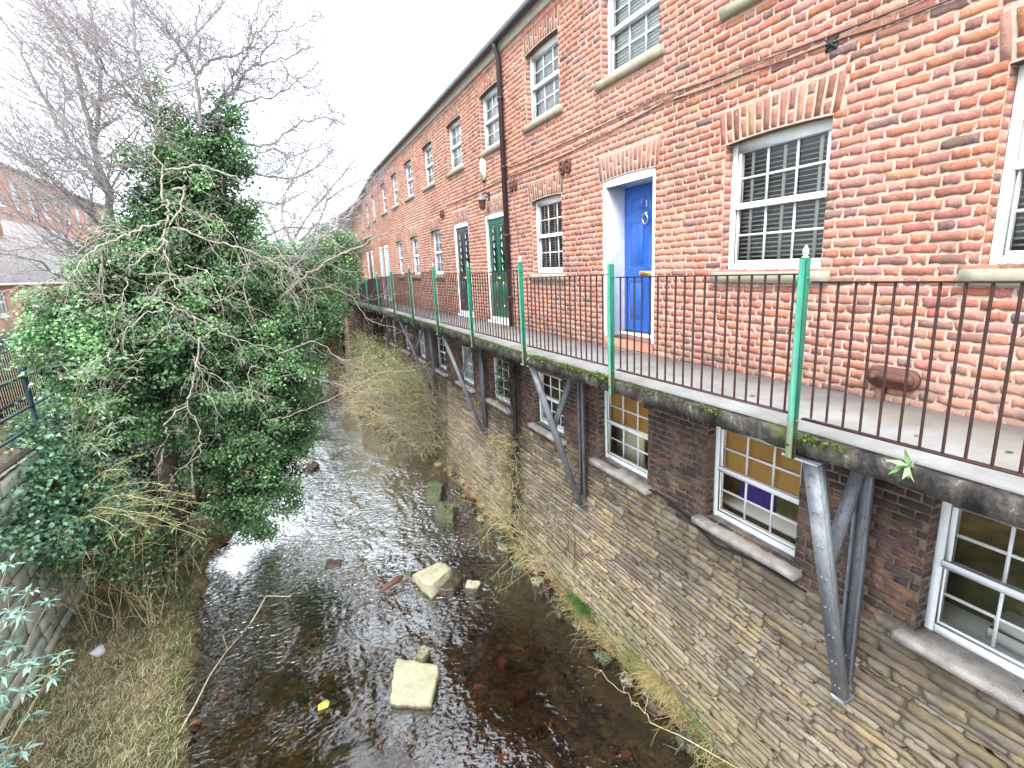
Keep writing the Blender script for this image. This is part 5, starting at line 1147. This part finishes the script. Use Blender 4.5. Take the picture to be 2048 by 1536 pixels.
def buddleia(name, label, base, tips, leafL, nros, pal, arch=.5, r0=.009, seed=0, cat='shrub', asp=.17):
    base = np.array(base, float)
    if base[2] < -5: base[2] = float(gh(base[0], base[1]))-.02
    t = thing(name, label, cat, tuple(base)); mb = MB(); out = {}
    for tp in tips:
        tp = np.array(tp); b = np.array(base)+RS.normal(0, .06, 3)*np.array([1, 1, .2]); mid = (b+tp)/2+np.array([0, 0, arch*np.linalg.norm(tp-b)*.5])
        K = 10; P = np.array([b*(1-s)**2+2*mid*s*(1-s)+tp*s*s for s in np.linspace(0, 1, K)])+RS.normal(0, .012, (K, 3)); out.setdefault('limb', []).append((P, np.linspace(r0, r0*.35, K)))
        for k in range(nros):
            s = RS.uniform(.38, 1.0) if k else 1.0; i = min(K-1, int(s*(K-1))); d = nrm(P[min(i+1, K-1)]-P[max(i-1, 0)]+RS.normal(0, .5, 3)); q = P[i]+d*RS.uniform(.02, .3)*(k > 0)*1.0
            if k: out.setdefault(0, []).append((np.array([P[i], (P[i]+q)/2+RS.normal(0, .01, 3), q]), np.array([.003, .0025, .002])))
            nl = RS.randint(7, 13); an = RS.uniform(0, 6.28)+np.arange(nl)*2.4; el = RS.uniform(-.5, .55, nl); D = np.stack([np.cos(an)*np.cos(el), np.sin(an)*np.cos(el), np.sin(el)], 1)+d*.25
            D /= np.linalg.norm(D, axis=1, keepdims=True); side = np.cross(D, np.array([0, 0, 1.])+RS.normal(0, .2, (nl, 3))); side /= np.linalg.norm(side, axis=1, keepdims=True); L = leafL*RS.uniform(.6, 1.15, nl)[:, None]; dr = np.array([0, 0, -1.])*L*.22
            c = q+RS.normal(0, .012, (nl, 3)); V = np.stack([c, c+D*L*.45+side*L*asp*.5, c+D*L+dr, c+D*L*.45-side*L*asp*.5], 1).reshape(-1, 3); ii = np.arange(nl)*4; C = np.ones((nl*4, 4)); C[:, :3] = np.repeat(lcol(pal, nl), 4, 0)
            mb.addq(V, np.concatenate([np.stack([ii, ii+2, ii+1], 1), np.stack([ii, ii+3, ii+2], 1)]), C)
    mb.build('leaves', 'mattleaf', t, colors=True); flush(out, 'stems', 'dry', t); return t
BD = [(.24, .34, .23), (.32, .42, .30), (.18, .28, .17), (.38, .46, .34)]
buddleia('buddleia', 'grey-green buddleia arching above the undergrowth in front of the ivy', atX(150, 960, -3.72), [A(a, b, Y) for a, b, Y in [(190, 720, 8.4), (240, 715, 8.5), (265, 755, 8.4), (215, 800, 8.3), (260, 840, 8.3), (200, 690, 8.7), (290, 700, 8.7), (230, 880, 8.2), (170, 740, 8.5)]], .15, 6, BD, .25)
buddleia('buddleia', 'spreading buddleia with yellowed stems low over the bank', atX(140, 1085, -3.72), [A(a, b, Y) for a, b, Y in [(300, 1000, 8.3), (340, 1010, 8.4), (390, 1030, 8.6), (400, 1060, 8.6), (350, 1050, 8.3), (270, 1040, 8.0), (380, 990, 8.8), (410, 1010, 8.9), (300, 1060, 8.1), (250, 1070, 7.9), (330, 970, 8.5), (410, 1080, 8.8), (290, 910, 8.6), (250, 940, 8.4)]], .12, 7, [(.20, .27, .13), (.28, .34, .18), (.15, .21, .10), (.34, .34, .16)], .5)
buddleia('buddleia', 'blue-green buddleia sprays at the left edge nearest the viewer', (-3.45, 4.9, -5.2), [A(a, b, Y) for a, b, Y in [(120, 1310, 5.3), (60, 1180, 5.4), (20, 1130, 5.4), (95, 1210, 5.5), (70, 1330, 5.2), (10, 1240, 5.3), (50, 1380, 5.2), (0, 1350, 5.2), (30, 1290, 5.3), (100, 1350, 5.3), (-20, 1180, 5.3)]], .115, 6, [(.27, .42, .36), (.34, .50, .44), (.20, .34, .28)], .12, .006, asp=.26)
# tall weeds sprouting on the bank
out = {}; t = thing('dead_weed', 'brown dead stalks standing on the left bank', 'weed', tuple(A(186, 1260, 8.0)))
for (a, b, Y) in [((186, 1255), (165, 1130), 8.0), ((312, 1240), (292, 1160), 8.6), ((330, 1250), (300, 1210), 8.0), ((118, 1240), (112, 1190), 8.0)]:
    limb(out, [atZ(a[0], a[1], -5.2)+np.array([0, 0, -.05]), A(*b, Y)], .006, .003, 1, 5, .25, crook=.4, kids=(3,), spread=.8)
flush(out, 'stalks', 'dry', t)
# ------------------------------------------------------------------ grass and straw
def blades(N, xy, L, w, pal, p, lay, name, label, flow=None, zf=None, mat='mattleaf'):
    x, y = xy; z = gh(x, y) if zf is None else zf; an = RS.uniform(0, 6.283, N) if flow is None else flow+RS.normal(0, .9, N)
    D = np.stack([np.cos(an), np.sin(an), np.zeros(N)], 1); L = (L*RS.uniform(.4, 1.3, N))[:, None]; ly = np.clip(lay+RS.normal(0, .18, N), .05, 1.0)[:, None]; U = np.array([0, 0, 1.])
    B = np.stack([x, y, z], 1); M = B+D*L*.5*ly+U*L*.6*(1-ly*.75); T = B+D*L*(.35+.65*ly)+U*L*(.95-ly)*.9; S = np.stack([-D[:, 1], D[:, 0], 0*D[:, 0]], 1)*w
    T[:, 2] = np.maximum(T[:, 2], B[:, 2]+.004) if zf is None else T[:, 2]
    V = np.stack([B-S, B+S, M+S*.8, M-S*.8, T], 1).reshape(-1, 3); i = np.arange(N)*5; mb = MB(); C = np.ones((N*5, 4)); C[:, :3] = np.repeat(lcol(pal, N, p, .3), 5, 0)
    mb.addq(V, np.concatenate([np.stack([i, i+1, i+2], 1), np.stack([i, i+2, i+3], 1), np.stack([i+3, i+2, i+4], 1)]), C)
    return tag(mb.build(name, mat, None, colors=True), label, 'grass', None, 'stuff')
ST = [(.74, .64, .43), (.62, .52, .34), (.82, .74, .54), (.22, .17, .09), (.13, .18, .06), (.09, .14, .04)]
N = 21000; y = 3.5+RS.uniform(0, 1, N)*9.5; x = -3.68+RS.uniform(0, 1, N)*(xleft(y)+3.66)
keep = RS.uniform(0, 1, N) < np.where(y < 8.2, 1, .45); x, y = x[keep], y[keep]
blades(len(x), (x, y), .17, .0028, ST, [.25, .22, .18, .15, .12, .08], .85, 'straw_grass', 'matted straw-coloured grass lying over the left bank', 1.2)
N = 9000; y = 3.5+RS.uniform(0, 1, N)**1.2*9.5; x = np.where(RS.uniform(0, 1, N) < .45, xleft(y)-RS.uniform(0, .3, N), -3.65+RS.uniform(0, 1.9, N))
blades(N, (x, y), .11, .004, [(.10, .19, .05), (.15, .24, .07), (.07, .13, .04), (.26, .26, .10)], None, .45, 'green_grass', 'short green grass and moss along the left bank')
N = 3400; y = 2.6+RS.uniform(0, 1, N)*8.5; k = (.5+.5*np.sin(y*2.1+.6))**1.5+.12; kp = RS.uniform(0, 1, N) < k; y = y[kp]; N = len(y); x = xright(y)+RS.uniform(-.04, .28, N)
blades(N, (x, y), .26, .0032, [(.48, .41, .22), (.38, .31, .16), (.20, .28, .07), (.13, .22, .05)], [.35, .25, .22, .18], .62, 'bank_grass', 'drooping straw and grass along the foot of the river wall', 3.5)
def tuft(px, py, n, L, pal, label, flow, lay=.6, sp=.10, w=.0035):
    c = atZ(px, py, -5.6); x = c[0]+RS.normal(0, sp, n)*.6; y = c[1]+RS.normal(0, sp, n)*1.6
    o = blades(n, (x, y), L, w, pal, None, lay, 'grass_tuft', label, flow, zf=np.full(n, -5.62)+.0*x); o['kind'] = 'stuff'; return o
tuft(1335, 1372, 1100, .42, [(.55, .46, .24), (.46, .37, .18), (.62, .54, .32)], 'big drooping tuft of dead straw at the foot of the river wall', 3.0, .6, .09)
tuft(1170, 1212, 700, .30, [(.10, .24, .06), (.14, .30, .08), (.07, .17, .05)], 'fresh green grass tuft against the river wall', 3.3, .55, .10)
tuft(1410, 1430, 800, .34, [(.12, .24, .07), (.18, .30, .09), (.40, .36, .18)], 'green grass tuft in the corner near the viewer', 3.3, .5, .13)
tuft(1290, 1340, 500, .30, [(.45, .38, .2), (.2, .28, .1)], 'ragged mixed tuft beside the straw', 3.0, .6, .12)
# ------------------------------------------------------------------ dry shrubs and climbers on the river wall
def scrub(name, label, n, fx, L, r, mat, leafn=0, pal=None, crook=.35, lvl=1, kids=(4,), trop=(0, 0, -.06), ls=.05, dirf=None):
    out = {}; bs = []
    for i in range(n):
        b, d = fx(); bs.append(b); grow(out, b, d, L*RS.uniform(.5, 1.3), r*RS.uniform(.6, 1.3), lvl, crook=crook, trop=trop, kids=kids, spread=.7, K=7)
    c = np.mean(bs, 0); t = thing(name, label, 'shrub', (c[0], c[1], float(np.min(np.array(bs)[:, 2])))); flush(out, 'stems', mat, t)
    if leafn:
        allP = np.concatenate([l[0] for k in out for l in out[k]]); k = RS.randint(0, len(allP), leafn); mb = MB(); leaves(mb, allP[k]+RS.normal(0, .03, (leafn, 3)), RS.normal(0, .6, (leafn, 3))+np.array([0, 0, .8]), ls, .7, lcol(pal, leafn)); mb.build('leaves', 'mattleaf', t, colors=True)
    return t
def f1():
    y = RS.uniform(14.5, 22); x0 = XW+.05-.15-max(0, (y-16))*.16; return np.array([x0+RS.uniform(-.5, .1)*(.4+(y-11)*.13), y, RS.uniform(-5.7, -3.6)]), np.array([-.55, RS.uniform(-.6, .5), RS.uniform(.1, 1.0)])
scrub('dry_shrub', 'mass of dry straw-brown brambles hanging off the wall above the far water', 420, f1, .95, .016, 'dry', 3600, [(.38, .32, .16), (.50, .43, .24), (.22, .26, .10)], ls=.045)
def f1b():
    b, d = f1(); return b, d
scrub('straw_bramble', 'pale straw-coloured bramble canes arching over the far right of the stream', 130, f1b, 1.3, .013, 'bark', 0, None, crook=.45, lvl=1, kids=(5,), trop=(-.02, 0, -.14))
def f2():
    y = RS.uniform(15, 25); return np.array([XW-.15-RS.uniform(0, .9), y, RS.uniform(-4.2, -3.1)]), np.array([-.4, RS.uniform(-.5, .5), .8])
scrub('leafy_shrub', 'pale green leafy shrub at the top of the dry brambles', 170, f2, .9, .007, 'dry', 4800, [(.34, .42, .20), (.42, .46, .26), (.22, .30, .14)], ls=.06)
def f3():
    z = RS.uniform(-5.5, -3.3); return np.array([4.0, 9.05+RS.uniform(-.14, .14), z]), np.array([-.5, RS.uniform(-.9, .9), RS.uniform(-.2, .8)])
scrub('dead_ivy', 'tangle of dead ivy stems clinging round the soil pipe', 95, f3, .55, .006, 'dry', 900, [(.20, .22, .09), (.30, .26, .12)], crook=.55, ls=.05)
def f5():
    z = RS.uniform(-5.5, -1.6); return np.array([4.03 if z > -3 else 3.98, 9.05+RS.uniform(-.09, .09), z]), np.array([-.08, RS.uniform(-.15, .15), 1.0])
scrub('clinging_stems', 'matted brown stems wound tightly up the soil pipe', 80, f5, .8, .007, 'trunk', 0, None, crook=.2, trop=(0, 0, 0), ls=.05)
def f4():
    y = RS.uniform(7.2, 10.2); return np.array([3.9, y, -5.55+RS.uniform(0, .35)]), np.array([-.65, RS.uniform(-.5, .7), RS.uniform(.5, 1.1)])
scrub('arching_bramble', 'pale arching bramble shoots springing from the wall foot near the pipe', 30, f4, 1.0, .0065, 'dry', 160, [(.2, .26, .1)], crook=.4, trop=(0, 0, -.16), kids=(3,))
def f6():
    y = RS.uniform(3.4, 9); return np.array([float(xright(y))+.12, y, -5.62]), np.array([-.9, RS.uniform(-.6, .4), RS.uniform(.05, .35)])
scrub('withered_shrub', 'thin dry stalks leaning out from the wall foot over the water', 60, f6, .42, .0035, 'dry', 0, crook=.2, trop=(0, 0, -.03), kids=(2,))
def f7():
    return np.array([4.02, 7.0+RS.uniform(-.3, .3), -5.0]), np.array([-.1, RS.uniform(-.2, .2), 1.0])
scrub('climbing_stems', 'thin leafless climber rising beside the second bracket', 9, f7, 1.5, .005, 'trunk', 0, crook=.2, trop=(0, 0, .05), kids=(3,))
out = {}; b = atZ(1325, 1536, -5.5); limb(out, [atZ(1490, 1545, -5.55), atZ(1300, 1440, -5.5), atZ(1260, 1395, -5.42), atZ(1195, 1340, -5.40)], .006, .003, 1, 5, .18, crook=.4, kids=(2,), spread=.8); t = thing('fallen_twig', 'thin bare twig hanging over the near right water', 'twig', tuple(b)); flush(out, 'stem', 'dry', t)
# moss on the walkway lip
def moss(y0, y1, n, label, size=.02):
    y = RS.uniform(y0, y1, n); y = y[RS.uniform(0, 1, n) < (.5+.5*np.sin(y*9))**.7*.9+.1]; n = len(y); X = np.array([xe(v) for v in y]); mb = MB(); P = np.stack([X+RS.normal(.005, .018, n), y, ZD-.012+RS.normal(0, .012, n)], 1)
    leaves(mb, P, np.array([-.5, 0, .8])+RS.normal(0, .6, (n, 3)), size, .8, lcol([(.08, .11, .03), (.13, .17, .04), (.05, .065, .02)], n)); tag(mb.build('moss', 'moss', None, colors=True), label, 'moss', None, 'stuff')
moss(4.2, 6.3, 3600, 'thick green moss on the walkway lip between two posts'); moss(2.8, 4.1, 900, 'thin moss patches on the near walkway lip', .016); moss(6.4, 15, 4200, 'moss streaks on the far walkway lip'); moss(1.85, 2.15, 500, 'moss at the foot of the nearest green post', .02)
def weed(u, label):
    t = MB(); n = 14; an = RS.uniform(0, 6.28, n); D = np.stack([np.cos(an)-.4, np.sin(an), RS.uniform(-.2, .9, n)], 1); c = np.array([xe(u), u, ZD-.01]); leaves(t, np.tile(c, (n, 1))+RS.normal(0, .012, (n, 3)), D+np.array([0, 0, .6]), .09, .3, lcol([(.22, .36, .16), (.3, .42, .24)], n)); tag(t.build('weed', 'mattleaf', None, colors=True), label, 'weed')
weed(1.52, 'tiny pale green weed sprouting from the walkway edge beside the nearest panel'); weed(6.05, 'small weed in the moss beside the third green post')
t = MB(); n = 90; c = np.array([4.05, 9.6, -2.2]); leaves(t, c+RS.normal(0, 1, (n, 3))*np.array([.06, .10, .22]), RS.normal(0, .6, (n, 3))+np.array([-.6, 0, .5]), .11, .45, lcol([(.16, .32, .14), (.26, .42, .22)], n)); tag(t.build('sapling', ['mattleaf'], None, colors=True), 'small green sapling in front of a lower window left of the pipe', 'plant')
# leaves dropped on the deck
for i, (u, X) in enumerate([(1.75, 3.55), (1.35, 3.62), (2.3, 3.7), (3.0, 3.5)]):
    t = MB(); n = 1; leaves(t, np.array([[X, u, ZD+.012]]), np.array([[.1, .1, 1.]]), .05, .6, np.array([[.22, .15, .08]])); tag(t.build('fallen_leaf', 'mattleaf', None, colors=True), 'small brown leaf lying on the walkway', 'leaf', 'fallen leaves on the walkway')
